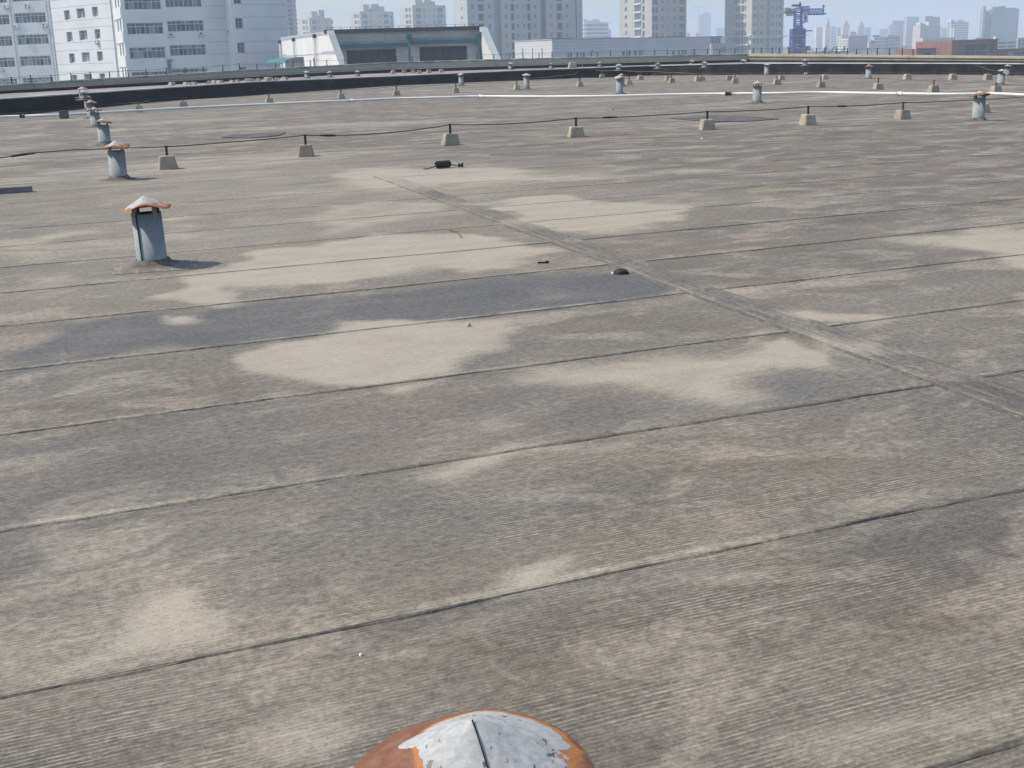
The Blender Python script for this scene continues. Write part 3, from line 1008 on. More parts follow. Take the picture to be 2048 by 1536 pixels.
# folded seam of the cap, running down towards the camera
mb = MB()
sang = math.radians(-72)
line = [(.002, .086), (.03, .074), (.07, .052), (.11, .032), (.15, .013), (.173, .002)]
for sgn in (0,):
    mb.tube([(r * math.cos(sang), r * math.sin(sang), z + .0005) for r, z in line], .0011, 5)
s = mb.build('seam', M['tar'], c, True)

# ---------------------------------------------------------------- concrete blocks with iron posts
def block_mesh(seed):
    r = random.Random(seed)
    mb = MB()
    b, t, h = .128, .094, .182
    lv = [(b, 0), (b * .985, .02), (t * 1.03, h - .012), (t * .94, h)]
    vs, fs = [], []
    for s, z in lv:
        ch = s * .90
        for x, y in ((-ch, -s), (ch, -s), (s, -ch), (s, ch), (ch, s), (-ch, s), (-s, ch), (-s, -ch)):
            vs.append((x + r.uniform(-.004, .004), y + r.uniform(-.004, .004), z + r.uniform(-.003, .003) * (z > 0)))
    n = 8
    for j in range(3):
        for k in range(n):
            fs.append((j * n + k, j * n + (k + 1) % n, (j + 1) * n + (k + 1) % n, (j + 1) * n + k))
    fs.append(tuple(range(3 * n, 4 * n)))
    mb.add(vs, fs)
    me = mb.mesh('concrete_block')
    me.materials.append(M['block'])
    return me
BLOCKS = [block_mesh(s) for s in range(5)]
pb = MB()
pb.box((0, 0, .5), (.036, .022, 1.0))
pb.box((0, 0, .985), (.05, .035, .05))
POST = pb.mesh('post'); POST.materials.append(M['post'])
POSTR = POST.copy(); POSTR.materials.clear(); POSTR.materials.append(M['rustpost'])
lp = MB()
lp.box((0, 0, .0), (.018, .030, .014))
CLIP = lp.mesh('clip'); CLIP.materials.append(M['cable'])

def block(px, py, top, label, seed, group, z=0.0, rusty=False, rz=None, size=1.0):
    p = at(px, py, z)
    p.y += .10
    if z: p.z -= .03
    rz = STRIP_ANG * .55 + random.Random(seed).uniform(-.12, .12) if rz is None else rz
    o = thing('anchor_block', label, 'concrete block', p, rz, group)
    me = BLOCKS[seed % 5]
    b = link('concrete_body', me, o)
    rv = random.Random(seed * 7 + 1)
    b.scale = (size * rv.uniform(.92, 1.08), size * rv.uniform(.92, 1.08), size * rv.uniform(.95, 1.06))
    b.rotation_euler = (rv.uniform(-.03, .03), rv.uniform(-.03, .03), rv.choice((0, 1.571, 3.142)))
    tip = None
    if top is not None:
        h = max(height_at(p, top) - p.z, .24)
        q = link('post', POSTR if rusty else POST, o, (0, 0, .17))
        q.scale = (1, 1, h - .17)
        link('clip', CLIP, q, (0, 0, .96))
        tip = p + Vector((0, 0, h - .012))
    return o, tip

FRONT = [
    (333, 339, 292, 'pale concrete block just right of a white-capped vent, first under the front cable'),
    (611, 313.5, 269, 'concrete block with dark post and a chipped face, second under the front cable'),
    (901, 291, 248, 'concrete block with dark post beyond the black roll, third under the front cable'),
    (1153, 274.5, 235, 'concrete block with dark post mid roof, fourth under the front cable'),
    (1416, 260.5, 222, 'concrete block with dark post in front of a dark stain, fifth under the front cable'),
    (1618, 250.5, 212, 'concrete block with dark post, sixth under the front cable, left of a rust-streaked one'),
    (1808, 239, 204, 'rust-streaked concrete block with brown post, last one clear of the large right vent'),
    (1968, 226.5, None, 'concrete block half hidden behind the large right vent pipe'),
]
front_tips = []
for i, (px, py, ty, lab) in enumerate(FRONT):
    o, tip = block(px, py, ty, lab, i, 'concrete blocks under the front cable', rusty=(i == 6))
    if tip: front_tips.append(tip)
MIDROW = [
    (277, 224, 206, 'concrete block just behind the white pipe, nearest the left row of vents'),
    (366, 214.5, 198, 'concrete block half sunk behind the white pipe, second from the left row of vents'),
    (538, 206.5, 187, 'concrete block behind the white pipe below the stone rubble'),
    (682, 197.5, 178.6, 'concrete block behind the white pipe below the warehouse left opening'),
    (793, 191, 172, 'concrete block behind the white pipe below the warehouse middle pillar'),
    (912, 185.5, 166, 'concrete block in front of the vent that stands against the mid step wall'),
    (1034, 179.3, 160.5, 'concrete block left beside a white-capped vent near the middle of the roof'),
    (1160, 173, 154.5, 'concrete block between two white-capped vents, behind the white pipe'),
    (1259, 168.8, 151, 'concrete block just right of the vent that touches the white pipe'),
    (1344, 165.2, 148, 'concrete block overlapping a farther one, right of mid roof'),
    (1404, 161.5, 148, 'right one of two touching blocks close to the step wall'),
    (1471, 166.3, 149, 'rust-stained concrete block left of the vent before the white pipe, nearer of two'),
    (1555, 169, 150.7, 'concrete block right of the vent before the white pipe, nearer of two'),
    (1643, 174.3, 153, 'concrete block with rusty post, nearer row, below the crane'),
    (1758, 178.2, 155.5, 'concrete block with rusty post, nearer row, in front of the orange-capped vent'),
    (1869, 184.3, 160, 'concrete block with rusty post, nearer row, right of the orange-capped vent'),
    (1994, 186.5, 165, 'concrete block with rusty post before the pair of vents at the right frame edge'),
]
mid_tips = []
for i, (px, py, ty, lab) in enumerate(MIDROW):
    o, tip = block(px, py, ty, lab, i + 20, 'concrete blocks behind the white pipe', rusty=i >= 10)
    mid_tips.append(tip)
BACKROW = [
    (1181, 154, 140, 'small concrete block at the foot of the step wall, leftmost with the brown wire'),
    (1204.5, 155.5, 141.5, 'small concrete block at the foot of the step wall, second along the brown wire'),
    (1281, 159, 143, 'small concrete block by the step wall with a rusty post, third along the brown wire'),
    (1336, 161, 145, 'concrete block mostly hidden by a nearer one, fourth along the brown wire'),
    (1396, 162.5, 148, 'left one of two touching blocks close to the step wall'),
    (1459, 160, 146, 'concrete block behind a rust-stained one, against the step wall'),
    (1563, 159.5, 145, 'concrete block in the back row, right of the vent below the parapet corner'),
    (1651, 158.7, 145, 'concrete block in the back row, left of the orange-capped vent'),
    (1816, 158.6, 144, 'concrete block in the back row, right of the orange-capped vent, with a rust streak'),
    (1907, 159, 146, 'pale concrete block in the back row, second right of the orange-capped vent'),
    (1977, 159.4, 146.5, 'back-row concrete block next to the pair of vents at the right frame edge'),
]
back_tips = []
for i, (px, py, ty, lab) in enumerate(BACKROW):
    o, tip = block(px, py, ty, lab, i + 50, 'concrete blocks at the foot of the step wall', rusty=True)
    back_tips.append(tip)
FARB = [(785, 146.5, 'tilted pale block on the far roof, leftmost of the loose blocks'), (808, 145.2, 'loose pale block on the far roof, second from the tilted one'), (826, 144.8, 'loose pale block on the far roof, third from the tilted one'),
        (838.5, 146, 'loose pale block on the far roof, set slightly forward of its row'), (857.5, 145, 'larger loose pale block on the far roof, mid row'), (882.5, 144, 'small loose pale block on the far roof, right end of the row'), (1145, 135, 'big pale concrete block on the far roof below the white tiled wall')]
for i, (px, py, lab) in enumerate(FARB):
    o, _ = block(px, py, None, lab, i + 70, 'loose pale blocks on the far roof', z=ZR, size=1.0 if i < 6 else 1.7)
    if i == 0: o.rotation_euler = (.0, .45, .3)

# ---------------------------------------------------------------- cables
def sag_line(pts, sag, n=8, seed=0):
    r = random.Random(seed)
    out = []
    for i in range(len(pts) - 1):
        a, b = pts[i], pts[i + 1]
        s = sag[i] if isinstance(sag, (list, tuple)) else sag
        sk = r.uniform(-.3, .3)
        for k in range(n):
            t = k / n
            p = a.lerp(b, t)
            p.z -= s * 4 * t * (1 - t) * (1 + sk * (t - .5))
            out.append(p)
    out.append(pts[-1])
    return out
def z_at(px, py, z):
    return at(px, py, z)
cab = thing('cable', 'long dark cable running from block to block across the roof', 'cable', (0, 0, 0))
start = [z_at(-420, 352, .2), z_at(-40, 320, .20), z_at(22, 313, .22), z_at(70, 305.5, .25), z_at(150, 299.5, .27), z_at(240, 296, .28)]
endp = [z_at(1958, 199, .30), z_at(2060, 192.5, .30)]
cpts = start[:-1] + sag_line([start[-1]] + front_tips, [.0, .01, .055, .035, .02, .02, .02], 10, 4)[:-1] + sag_line([front_tips[-1]] + endp, [.01, .01], 8)
mb = MB(); mb.tube(cpts, .0085, 6)
mb.build('cable_line', M['cable'], cab, True)
def tape(px0, py0, px1, py1, a, b):
    # tape wrapped on the span a-b of the posts
    best = [], []
    def near(px, py):
        bb = None
        for p in cpts:
            q = np.array([p.x, p.y, p.z - H])
            x, y = q.dot(_r) / q.dot(_f) * F + 1024, q.dot(_d) / q.dot(_f) * F + 768
            d = abs(x - px)
            if bb is None or d < bb[0]: bb = (d, p)
        return bb[1]
    p, q = near(px0, py0), near(px1, py1)
    if (p - q).length < .02: q = p + Vector((.25, .05, 0))
    m_ = MB(); m_.tube([p, p.lerp(q, .5), q], [.014, .019, .014], 7)
    m_.build('tape_joint', M['tape'], cab, True)
tape(648, 268, 670, 267, 1, 2)
tape(1198, 232, 1216, 230, 3, 4)
tape(1670, 210, 1688, 209, 5, 6)
tape(15, 314, 50, 309, 0, 0)

mb = MB(); mb.tube(sag_line([at(-60, 228, .12)] + [at(60, 224, .12), at(150, 218, .14)] + mid_tips[:9], .03, 6, 2), .006, 4, caps=False)
tag(mb.build('wire', M['cable']), 'thin dark wire along the left blocks behind the white pipe', 'wire')
mb = MB(); mb.tube(sag_line(mid_tips[9:] + [at(2080, 172, .25)], .02, 6, 3), .0065, 4, caps=False)
tag(mb.build('wire', M['browncable']), 'thin brown wire along the right blocks behind the white pipe', 'wire')
mb = MB(); mb.tube(sag_line([at(930, 158, .05), at(1090, 155.5, .08), at(1150, 149, .2), back_tips[0] + Vector((-.5, .2, .02))] + back_tips[:6], -.03, 6, 4), .011, 5, caps=False)
tag(mb.build('wire', M['browncable']), 'slack brown wire looping along the small blocks at the step wall', 'wire')
mb = MB(); mb.tube(sag_line([on_line(pl, 1160) + Vector((-.0, -.3, -.25)), at(1166, 136, .5), at(1175, 146, .12), at(1184, 149, .1)], .02, 5, 4), .010, 5, caps=False)
tag(mb.build('wire', M['browncable']), 'short brown wire hanging over the step wall above the leftmost small block', 'wire')
mb = MB(); mb.tube(sag_line([at(1935, 125.5, .42), at(1965, 134, .32), at(1993, 142, .30)], .03, 6, 4), .014, 5, caps=False)
tag(mb.build('wire', M['cable']), 'slack wire from the step wall down to a vent at the right frame edge', 'wire')
mb = MB(); mb.tube(sag_line([at(110, 193, .4), at(130, 204, .15), at(160, 213, .03), at(260, 205, .1), at(300, 201, .3)], .03, 6, 4), .008, 4, caps=False)
tag(mb.build('wire', M['cable']), 'dark wire trailing down the step wall behind the left row of vents', 'wire')

# ---------------------------------------------------------------- white plastic pipe on the roof
wp = thing('water_pipe', 'long white plastic pipe lying across the whole roof', 'pipe')
PZ = .055
rowL = [(-420, 262), (-60, 236.5), (0, 233.5), (45, 232), (120, 229.5), (300, 219.5), (420, 213.5), (560, 207), (700, 201), (800, 196.8), (900, 194.2), (960, 192.5), (1050, 193), (1150, 192.8), (1260, 191), (1360, 188.5), (1452, 187.4)]
rowR = [(1461, 187.2), (1560, 186.2), (1640, 184.6), (1700, 185.5), (1800, 187.2), (1900, 188.2), (1990, 187.2), (2048, 189.8), (2140, 191), (2560, 201)]
def catmull(P, n=5):
    out = []
    for i in range(len(P) - 1):
        p0, p1, p2, p3 = P[max(i - 1, 0)], P[i], P[i + 1], P[min(i + 2, len(P) - 1)]
        for k in range(n):
            t = k / n
            out.append(.5 * ((2 * p1) + (p2 - p0) * t + (2 * p0 - 5 * p1 + 4 * p2 - p3) * t * t + (3 * p1 - p0 - 3 * p2 + p3) * t ** 3))
    out.append(P[-1])
    return out
PLs, PRs = [at(x, y, PZ) for x, y in rowL], [at(x, y, PZ) for x, y in rowR]
for P in (PLs, PRs):
    mb = MB(); mb.tube(catmull(P), .035, 10); mb.build('pipe_section', M['pvc'], wp, True)
mb = MB(); mb.tube([PLs[-1] + Vector((-.03, 0, 0)), PRs[0] + Vector((.03, 0, 0))], .056, 10); mb.build('coupling', M['tape'], wp, True)
mb = MB(); mb.tube([PLs[3] + Vector((-.07, 0, 0)), PLs[3] + Vector((.07, 0, 0))], .056, 10); mb.build('coupling', M['tape'], wp, True)
for P, idx in ((PLs, 11), (PLs, 8), (PRs, 4)):
    t_ = (P[idx + 1] - P[idx - 1]).normalized()
    mb = MB(); mb.tube([P[idx] - t_ * .09, P[idx] + t_ * .09], .052, 10); mb.build('coupling', M['pvc'], wp, True)

# dark box beside the pipe
p = at(126.5, 237)
jb = thing('junction_box', 'dark grey box sitting in the line of the white pipe, left of the vents', 'box', (p.x, p.y + .1, 0), .1)
mb = MB(); mb.box((0, 0, .10), (.22, .2, .20)); mb.build('case', M['box'], jb)
mb = MB(); mb.box((0, 0, .207), (.235, .215, .016)); mb.build('lid', M['box'], jb)

# ---------------------------------------------------------------- loose things on the roof
a, b = at(-40, 391), at(62, 384)
mid_ = (a + b) / 2
mb = MB(); mb.box((0, 0, .035), ((b - a).length, .10, .07))
o = mb.build('timber', M['wood'], None, False, Vector((mid_.x, mid_.y + .05, 0)))
o.rotation_euler = (0, 0, math.atan2(b.y - a.y, b.x - a.x))
tag(o, 'grey squared timber lying flat at the left frame edge', 'timber')

p = at(886, 337)
rl = thing('cable_roll', 'small black roll lying on the dusty roof with a wire sticking out', 'roll', (p.x, p.y + .05, 0), .45)
mb = MB()
prof = []
N = 12
for i in range(N + 1):
    x = -.105 + .21 * i / N
    prof.append((x, .046 + (.005 if i % 2 else 0) - (.012 if i in (0, N) else 0)))
mb.tube([(x, 0, .052) for x, r in prof], [r for x, r in prof], 14)
mb.build('roll_body', M['black'], rl, True)
mb = MB(); mb.tube([(-.10, 0, .04), (-.16, -.01, .02), (-.24, -.05, .012), (-.30, -.05, .010)], .007, 5); mb.build('wire_end', M['tape'], rl, True)
mb = MB(); mb.tube([(.10, 0, .05), (.15, -.01, .03), (.21, -.04, .02)], .006, 5); mb.build('wire_end', M['tape'], rl, True)
mb = MB(); mb.box((.215, -.04, .028), (.018, .02, .05)); mb.box((.235, -.05, .024), (.03, .03, .03), None, .5); mb.box((.258, -.055, .03), (.018, .02, .055)); mb.build('plug', M['black'], rl)

def lump(px, py, w, h, mtl, name, label, cat, seed=0, flat=.0):
    r = random.Random(seed)
    p = at(px, py)
    mb = MB()
    mb.lathe([(w * .5, -.004), (w * .49, h * .35), (w * .40, h * .72), (w * .22, h * .95), (.001, h)], 12, None, lambda a_, j, rr: (r.uniform(-.08, .08) * w, r.uniform(-.06, .06) * h * (j > 0)))
    o = mb.build(name, mtl, None, True, Vector((p.x, p.y + .02, .002)))
    return tag(o, label, cat)
lump(1243, 548, .100, .030, M['black'], 'tar_lump', 'black lump of tar on the dark felt beside the end joint', 'lump', 2)
lump(1226, 219.5, .05, .03, M['blue'], 'plastic_scrap', 'tiny blue plastic scrap beyond the front cable', 'scrap', 3)
lump(1404, 277.5, .04, .012, M['whitescrap'], 'paper_scrap', 'tiny white scrap in front of the fifth block under the cable', 'scrap', 4)
lump(1226, 549, .02, .012, M['whitescrap'], 'paper_scrap', 'tiny white scrap touching the black tar lump', 'scrap', 5)
lump(937, 654, .028, .018, M['stone'], 'pebble', 'small pebble on the big dusty patch', 'pebble', 6)
lump(720, 1318, .009, .004, M['whitescrap'], 'paper_scrap', 'tiny white fleck on the ridged felt near the camera', 'scrap', 7)
p = at(1086, 527)
mb = MB(); mb.box((0, 0, .006), (.078, .013, .010)); mb.box((.03, .004, .008), (.02, .016, .016), None, .3)
tag(mb.build('metal_strip', M['tape'], None, False, Vector((p.x, p.y, .002))), 'thin black metal strip at the right end of the dusty patch', 'strip')
p0 = at(898, 462); p1 = at(922, 476)
mb = MB(); mb.tube([p0 + Vector((0, 0, .012)), p0.lerp(p1, .5) + Vector((.02, .02, .02)), p1 + Vector((0, 0, .012))], .005, 5)
tag(mb.build('twig', M['rustpost']), 'short brown twig on the upper dusty patch', 'twig')
p = at(1614, 148.5)
mb = MB(); mb.box((0, 0, .04), (.24, .10, .07))
tag(mb.build('white_brick', M['whitescrap'], None, False, Vector((p.x, p.y, 0))), 'white slab lying at the foot of the step wall below the crane', 'slab')
# flat repair patches
def patch(pts, mtl, label):
    co = [at(x, y, .013) for x, y in pts]
    n = len(co)
    mb = MB()
    mb.add([(c.x, c.y, .016) for c in co] + [(c.x, c.y, -.008) for c in co], [tuple(range(n))] + [(i, n + i, n + (i + 1) % n, (i + 1) % n) for i in range(n)])
    o = mb.build('repair_patch', mtl, roof_o)
    o['label'] = label
M['patch'] = simple('dark_patch_felt', (0.095, 0.086, 0.084), .85, .3, 3)
patch([(443, 274), (470, 268), (572, 265), (556, 271), (500, 276)], M['patch'], 'dark rectangular patch')
patch([(1340, 236), (1420, 232), (1500, 232.5), (1558, 237.5), (1500, 242), (1420, 243.5)], M['patch'], 'dark oval patch behind the fifth block')

# stone rubble along the far roof
rub = MB()
rr = random.Random(12)
for i in range(46):
    px = 330 + 245 * rr.random() ** .8
    base = np.interp(px, [300, 480, 640], [173.5, 163.8, 155])
    p = at(px, base + rr.uniform(-2.5, .5), ZR)
    s = rr.uniform(.10, .26)
    rub.box((p.x, p.y, ZR - .03 + s * .3), (s * rr.uniform(1, 2), s, s * rr.uniform(.5, .8)), None, rr.uniform(0, 3), rr.uniform(.5, .8))
tag(rub.build('rubble', M['stone']), 'line of pale stone rubble on the far roof left of the warehouse', 'rubble', kind='stuff')

# ================================================================ the city beyond the roof
GZ = -13.0                                                        # street level
M['ground'] = simple('city_ground', (0.16, 0.155, 0.145), .95, .3, .02)
mb = MB()
mb.add([(-3000, -60, GZ), (3000, -60, GZ), (3000, 4300, GZ), (-3000, 4300, GZ)], [(0, 1, 2, 3)])
tag(mb.build('ground', M['ground']), 'hazy city ground far below the roof', kind='structure')
mb = MB()
mb.prism([(-69, -11), (69, -11), (69, 40), (12, 66), (-12, 62), (-69, 36)], GZ, -.05)
tag(mb.build('roof_building', simple('building_side', (.3, .3, .28))), 'building body under the felt roof', kind='structure')

class Face:
    """A vertical wall plane between two points, left to right as seen from the roof."""
    def __init__(s, pxL, YL, pxR, YR):
        s.A, s.B = Face.foot(pxL, YL), Face.foot(pxR, YR)
        s.setup()
    @staticmethod
    def foot(px, Y):
        py = 99.2 - .0302 * (px - 1024)
        p = atY(px, py, Y)
        return Vector((p.x, p.y))
    def setup(s):
        s.d = (s.B - s.A); s.L = s.d.length; s.d = s.d / s.L
        s.n = Vector((s.d.y, -s.d.x)); s.ang = math.atan2(s.d.y, s.d.x)
        return s
    @staticmethod
    def of(A, B):
        f = Face.__new__(Face); f.A, f.B = A.copy(), B.copy()
        return f.setup()
    def sz(s, px, py):
        r = ray(px, py)
        det = r[0] * s.d.y - r[1] * s.d.x
        t = (s.A.x * s.d.y - s.A.y * s.d.x) / det
        x, y, z = r[0] * t, r[1] * t, H + r[2] * t
        return (x - s.A.x) * s.d.x + (y - s.A.y) * s.d.y, z
    def scale(s, px, py):
        """Metres along the wall and upwards per pixel there."""
        a, b = s.sz(px - .5, py), s.sz(px + .5, py)
        c, d = s.sz(px, py - .5), s.sz(px, py + .5)
        return abs(b[0] - a[0]), abs(c[1] - d[1])
    def P(s, u, z, out=0.0):
        q = s.A + s.d * u + s.n * out
        return Vector((q.x, q.y, z))

def wall_grid(mb, uvs, face, z0, z1, ops, reveal=.25, mtl=None):
    """Wall with real openings (s0, s1, za, zb[, depth, backed]) and reveals."""
    ops = [o for o in ops if o[0] > .02 and o[1] < face.L - .02 and o[2] > z0 + .02 and o[3] < z1 - .02]
    S = sorted({0.0, face.L, *[round(x, 4) for o in ops for x in o[:2]]})
    Z = sorted({z0, z1, *[round(x, 4) for o in ops for x in o[2:4]]})
    nz = len(Z)
    base = [face.P(a, b) for a in S for b in Z]
    fs = []
    for i in range(len(S) - 1):
        for j in range(nz - 1):
            cs, cz = (S[i] + S[i + 1]) / 2, (Z[j] + Z[j + 1]) / 2
            if any(o[0] < cs < o[1] and o[2] < cz < o[3] for o in ops):
                continue
            a = i * nz + j
            fs.append((a, a + nz, a + nz + 1, a + 1))
    mb.add(base, fs, mtl)
    uvs += [(a, b) for a in S for b in Z]
    for o in ops:
        dp = o[4] if len(o) > 4 else reveal
        q = [(o[0], o[2]), (o[1], o[2]), (o[1], o[3]), (o[0], o[3])]
        vs = [face.P(a, b) for a, b in q] + [face.P(a, b, -dp) for a, b in q]
        ff = [(0, 4, 5, 1), (1, 5, 6, 2), (2, 6, 7, 3), (3, 7, 4, 0)]
        if len(o) > 5: ff.append((4, 7, 6, 5))
        mb.add(vs, ff, mtl)
        uvs += q + q

def glass(name, a, b, rough=.25):
    t = NT(name)
    c = t.mix(t.rand(), a, b)
    n = t.noise(t.coord(), .9, 2)
    c = t.mix(t.step(n, .45, .6, 0, .5), c, b)
    return t.done(c, .45, 0, .25)
M['glass'] = glass('office_glass', (.055, .075, .10), (.13, .17, .21))
M['glass_dark'] = glass('dark_glass', (.03, .035, .045), (.09, .10, .12))
M['frame'] = simple('white_window_frame', (.62, .64, .64), .5)
M['flue'] = simple('white_flue', (.85, .85, .86), .35, .05, 1.0, .7)
M['frame_grey'] = simple('grey_window_frame', (.30, .31, .32), .5)
M['frame_brown'] = simple('brown_balcony_frame', (.26, .19, .17), .6)
M['office'] = simple('white_office_tiles', (.70, .715, .72), .7, .06, .25)
M['groove'] = simple('wall_groove', (.28, .30, .31), .8)
M['beige'] = simple('beige_tower_wall', (.46, .44, .395), .8, .06, .1)
M['greytower'] = simple('grey_tower_wall', (.40, .42, .42), .8, .06, .1)
M['warmgrey'] = simple('warm_grey_tower_wall', (.40, .385, .35), .8, .06, .1)
M['clad'] = cladding_material('white_wall_tiles', (.60, .60, .61), (.64, .635, .64), (.30, .31, .33), .95, .47)
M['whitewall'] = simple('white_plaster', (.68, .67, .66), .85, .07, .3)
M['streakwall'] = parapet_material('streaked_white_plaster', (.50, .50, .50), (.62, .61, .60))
M['lilac'] = simple('lilac_band', (.40, .39, .44), .8)
M['teal'] = simple('teal_metal', (.03, .145, .19), .55, .15, .6)
M['teal_light'] = simple('green_awning', (.05, .17, .185), .5, .15, 1.0)
M['shutter'] = simple('dark_shutter', (.030, .032, .042), .6, .2, .5)
M['fascia'] = simple('dark_roof_edge', (.06, .045, .055), .8)
M['ledge'] = simple('brown_ledge', (.34, .29, .24), .9, .3, .6)
M['bluepaint'] = simple('blue_crane_paint', (.05, .15, .44), .5, .2, .6)
M['bluedark'] = simple('dark_blue_crane_paint', (.03, .085, .29), .5, .2, .6)
M['red'] = simple('red_paint', (.55, .05, .05), .6)
M['redroof'] = simple('red_roof_tiles', (.36, .12, .09), .85, .2, .2)
M['greyroof'] = simple('grey_roofing', (.22, .22, .23), .85, .2, .2)
M['brick'] = simple('red_brick_wall', (.21, .105, .085), .85, .15, .6)
M['ac'] = simple('white_casing', (.70, .70, .68), .5)

WIN = {}
M['glass_pale'] = glass('curtained_glass', (.17, .20, .23), (.27, .30, .32), .5)
wrnd = random.Random(77)
def win_mesh(w, h, nx, transom, fm, gm, bar=.07, split=False):
    var = wrnd.randrange(6) if nx > 1 else 0
    key = (round(w, 2), round(h, 2), nx, transom, fm, gm, bar, split, var)
    if key in WIN: return WIN[key]
    a, b = MB(), MB()
    A_ = a
    D = .10
    def bx(x0, x1, z0, z1): A_.box(((x0 + x1) / 2, D / 2 * .999, (z0 + z1) / 2), (x1 - x0, D, z1 - z0), M[fm])
    bx(-w / 2, w / 2, -h / 2, -h / 2 + bar); bx(-w / 2, w / 2, h / 2 - bar, h / 2)
    bx(-w / 2, -w / 2 + bar, -h / 2 + bar, h / 2 - bar); bx(w / 2 - bar, w / 2, -h / 2 + bar, h / 2 - bar)
    for i in range(1, nx):
        x = -w / 2 + w * i / nx
        t = bar * (.75 if nx < 5 or i % 2 == 0 else .45)
        bx(x - t / 2, x + t / 2, -h / 2 + bar, h / 2 - bar)
    if transom:
        z = -h / 2 + h * transom
        for i in range(nx):
            x0, x1 = -w / 2 + w * i / nx + bar * .5, -w / 2 + w * (i + 1) / nx - bar * .5
            bx(x0, x1, z - bar * .4, z + bar * .4)
    G = b if split else a
    for i in range(nx):
        x0, x1 = -w / 2 + w * i / nx, -w / 2 + w * (i + 1) / nx
        zs = [-h / 2, -h / 2 + h * transom, h / 2] if transom else [-h / 2, h / 2]
        for z0_, z1_ in zip(zs[:-1], zs[1:]):
            g = wrnd.choice([gm, gm, gm, 'glass_dark', 'glass_pale']) if nx > 1 else gm
            G.add([(x0, .075, z0_), (x1, .075, z0_), (x1, .075, z1_), (x0, .075, z1_)], [(0, 1, 2, 3)], M[g])
    WIN[key] = (a.mesh('window'), b.mesh('pane') if split else None)
    return WIN[key]

def put_window(root, face, s, z, w, h, nx=2, transom=None, fm='frame', gm='glass', split=False, deep=.2, bar=.07, name='window', dark=None):
    me, pm_ = win_mesh(w, h, nx, transom, fm, gm, bar, split)
    p = face.P(s, z, -deep)
    o = link(name, me, root, p - Vector(root.location), face.ang)
    if pm_:
        link('pane', pm_, o)
        if dark:                                                   # open sashes: dark sheets stand in for the shade inside the gaps
            for i in dark:
                x = -w / 2 + w * (i + .5) / nx
                d_ = MB(); d_.box((x, .065, -h * .14), (w / nx * .86, .012, h * .66)); d_.build('dark_gap_sheet', M['shutter'], o)
    return o

def building(name, label, cat, faces, z0, z1, mtl, opens, roofmtl='greyroof', loc=None, back=None, reveal=.25, parapet=.0, group=None):
    """faces: Face list left to right; opens: one list of openings each. Closed off behind and on top."""
    A = faces[0].A
    root = thing(name, label, cat, (A.x, A.y, z0), 0, group)
    mb = MB(); uvs = []
    for f, ops in zip(faces, opens):
        wall_grid(mb, uvs, f, z0, z1, ops, reveal, M[mtl])
    ring = [faces[0].A] + [f.B for f in faces]
    if back is None:
        back = [ring[-1] + (ring[0] - ring[1]) * 1.0] if len(faces) > 1 else [ring[-1] - faces[0].n * 14, ring[0] - faces[0].n * 14]
    chain = [ring[-1]] + back + [ring[0]]
    for a, b in zip(chain[:-1], chain[1:]):
        mb.add([(a.x, a.y, z0), (b.x, b.y, z0), (b.x, b.y, z1), (a.x, a.y, z1)], [(0, 1, 2, 3)], M[mtl])
        uvs += [(0, z0), ((b - a).length, z0), ((b - a).length, z1), (0, z1)]
    poly = ring + back
    mb.add([(p.x, p.y, z1 - parapet) for p in poly], [tuple(range(len(poly)))], M[roofmtl])
    uvs += [(0, 0)] * len(poly)
    me = mb.mesh('wall')
    ul = me.uv_layers.new(name='UVMap')
    li = np.zeros(len(me.loops), np.int32); me.loops.foreach_get('vertex_index', li)
    ul.data.foreach_set('uv', np.array(uvs, np.float32)[li].ravel())
    o = link('wall', me, root, -Vector(root.location))
    return root

def column(face, px, py, wpx, hpx, rows, dz, k0=0):
    """Openings for a column of windows: (s, z, w, h) per storey, storey k0.. below the one measured."""
    s, z = face.sz(px, py)
    a, b = face.scale(px, py)
    return [(s, z - k * dz, wpx * a, hpx * b) for k in range(k0, k0 + rows)]
def op(c, **k):
    return (c[0] - c[2] / 2, c[0] + c[2] / 2, c[1] - c[3] / 2, c[1] + c[3] / 2)

def part(name, mtl, root, mb, smooth=False):
    return link_part(name, mtl, root, mb, smooth)
def link_part(name, mtl, root, mb, smooth=False):
    me = mb.mesh(name, smooth)
    if not mb.mats: me.materials.append(M[mtl])
    return link(name, me, root, -Vector(root.location))
def face_box(mb, face, s0, s1, z0, z1, out0, out1, mtl=None):
    q = [face.P(s0, 0, out0), face.P(s1, 0, out0), face.P(s1, 0, out1), face.P(s0, 0, out1)]
    mb.prism([(p.x, p.y) for p in q][::-1], z0, z1, M[mtl] if mtl else None)

def ac_unit(root, face, px, py):
    s, z = face.sz(px, py)
    mb = MB()
    face_box(mb, face, s - .38, s + .38, z - .27, z + .27, .04, .36, 'ac')
    c = face.P(s - .08, z, .365)
    ring = []
    for k in range(10):
        w = 6.2832 * k / 10
        q = face.P(s - .08 + .15 * math.cos(w), z + .15 * math.sin(w), .366)
        ring.append(q)
    mb.add(ring, [tuple(range(10))], M['shutter'])
    face_box(mb, face, s - .36, s - .30, z - .42, z - .27, .0, .30, 'groove')
    face_box(mb, face, s + .30, s + .36, z - .42, z - .27, .0, .30, 'groove')
    link_part('air_conditioner', None, root, mb)

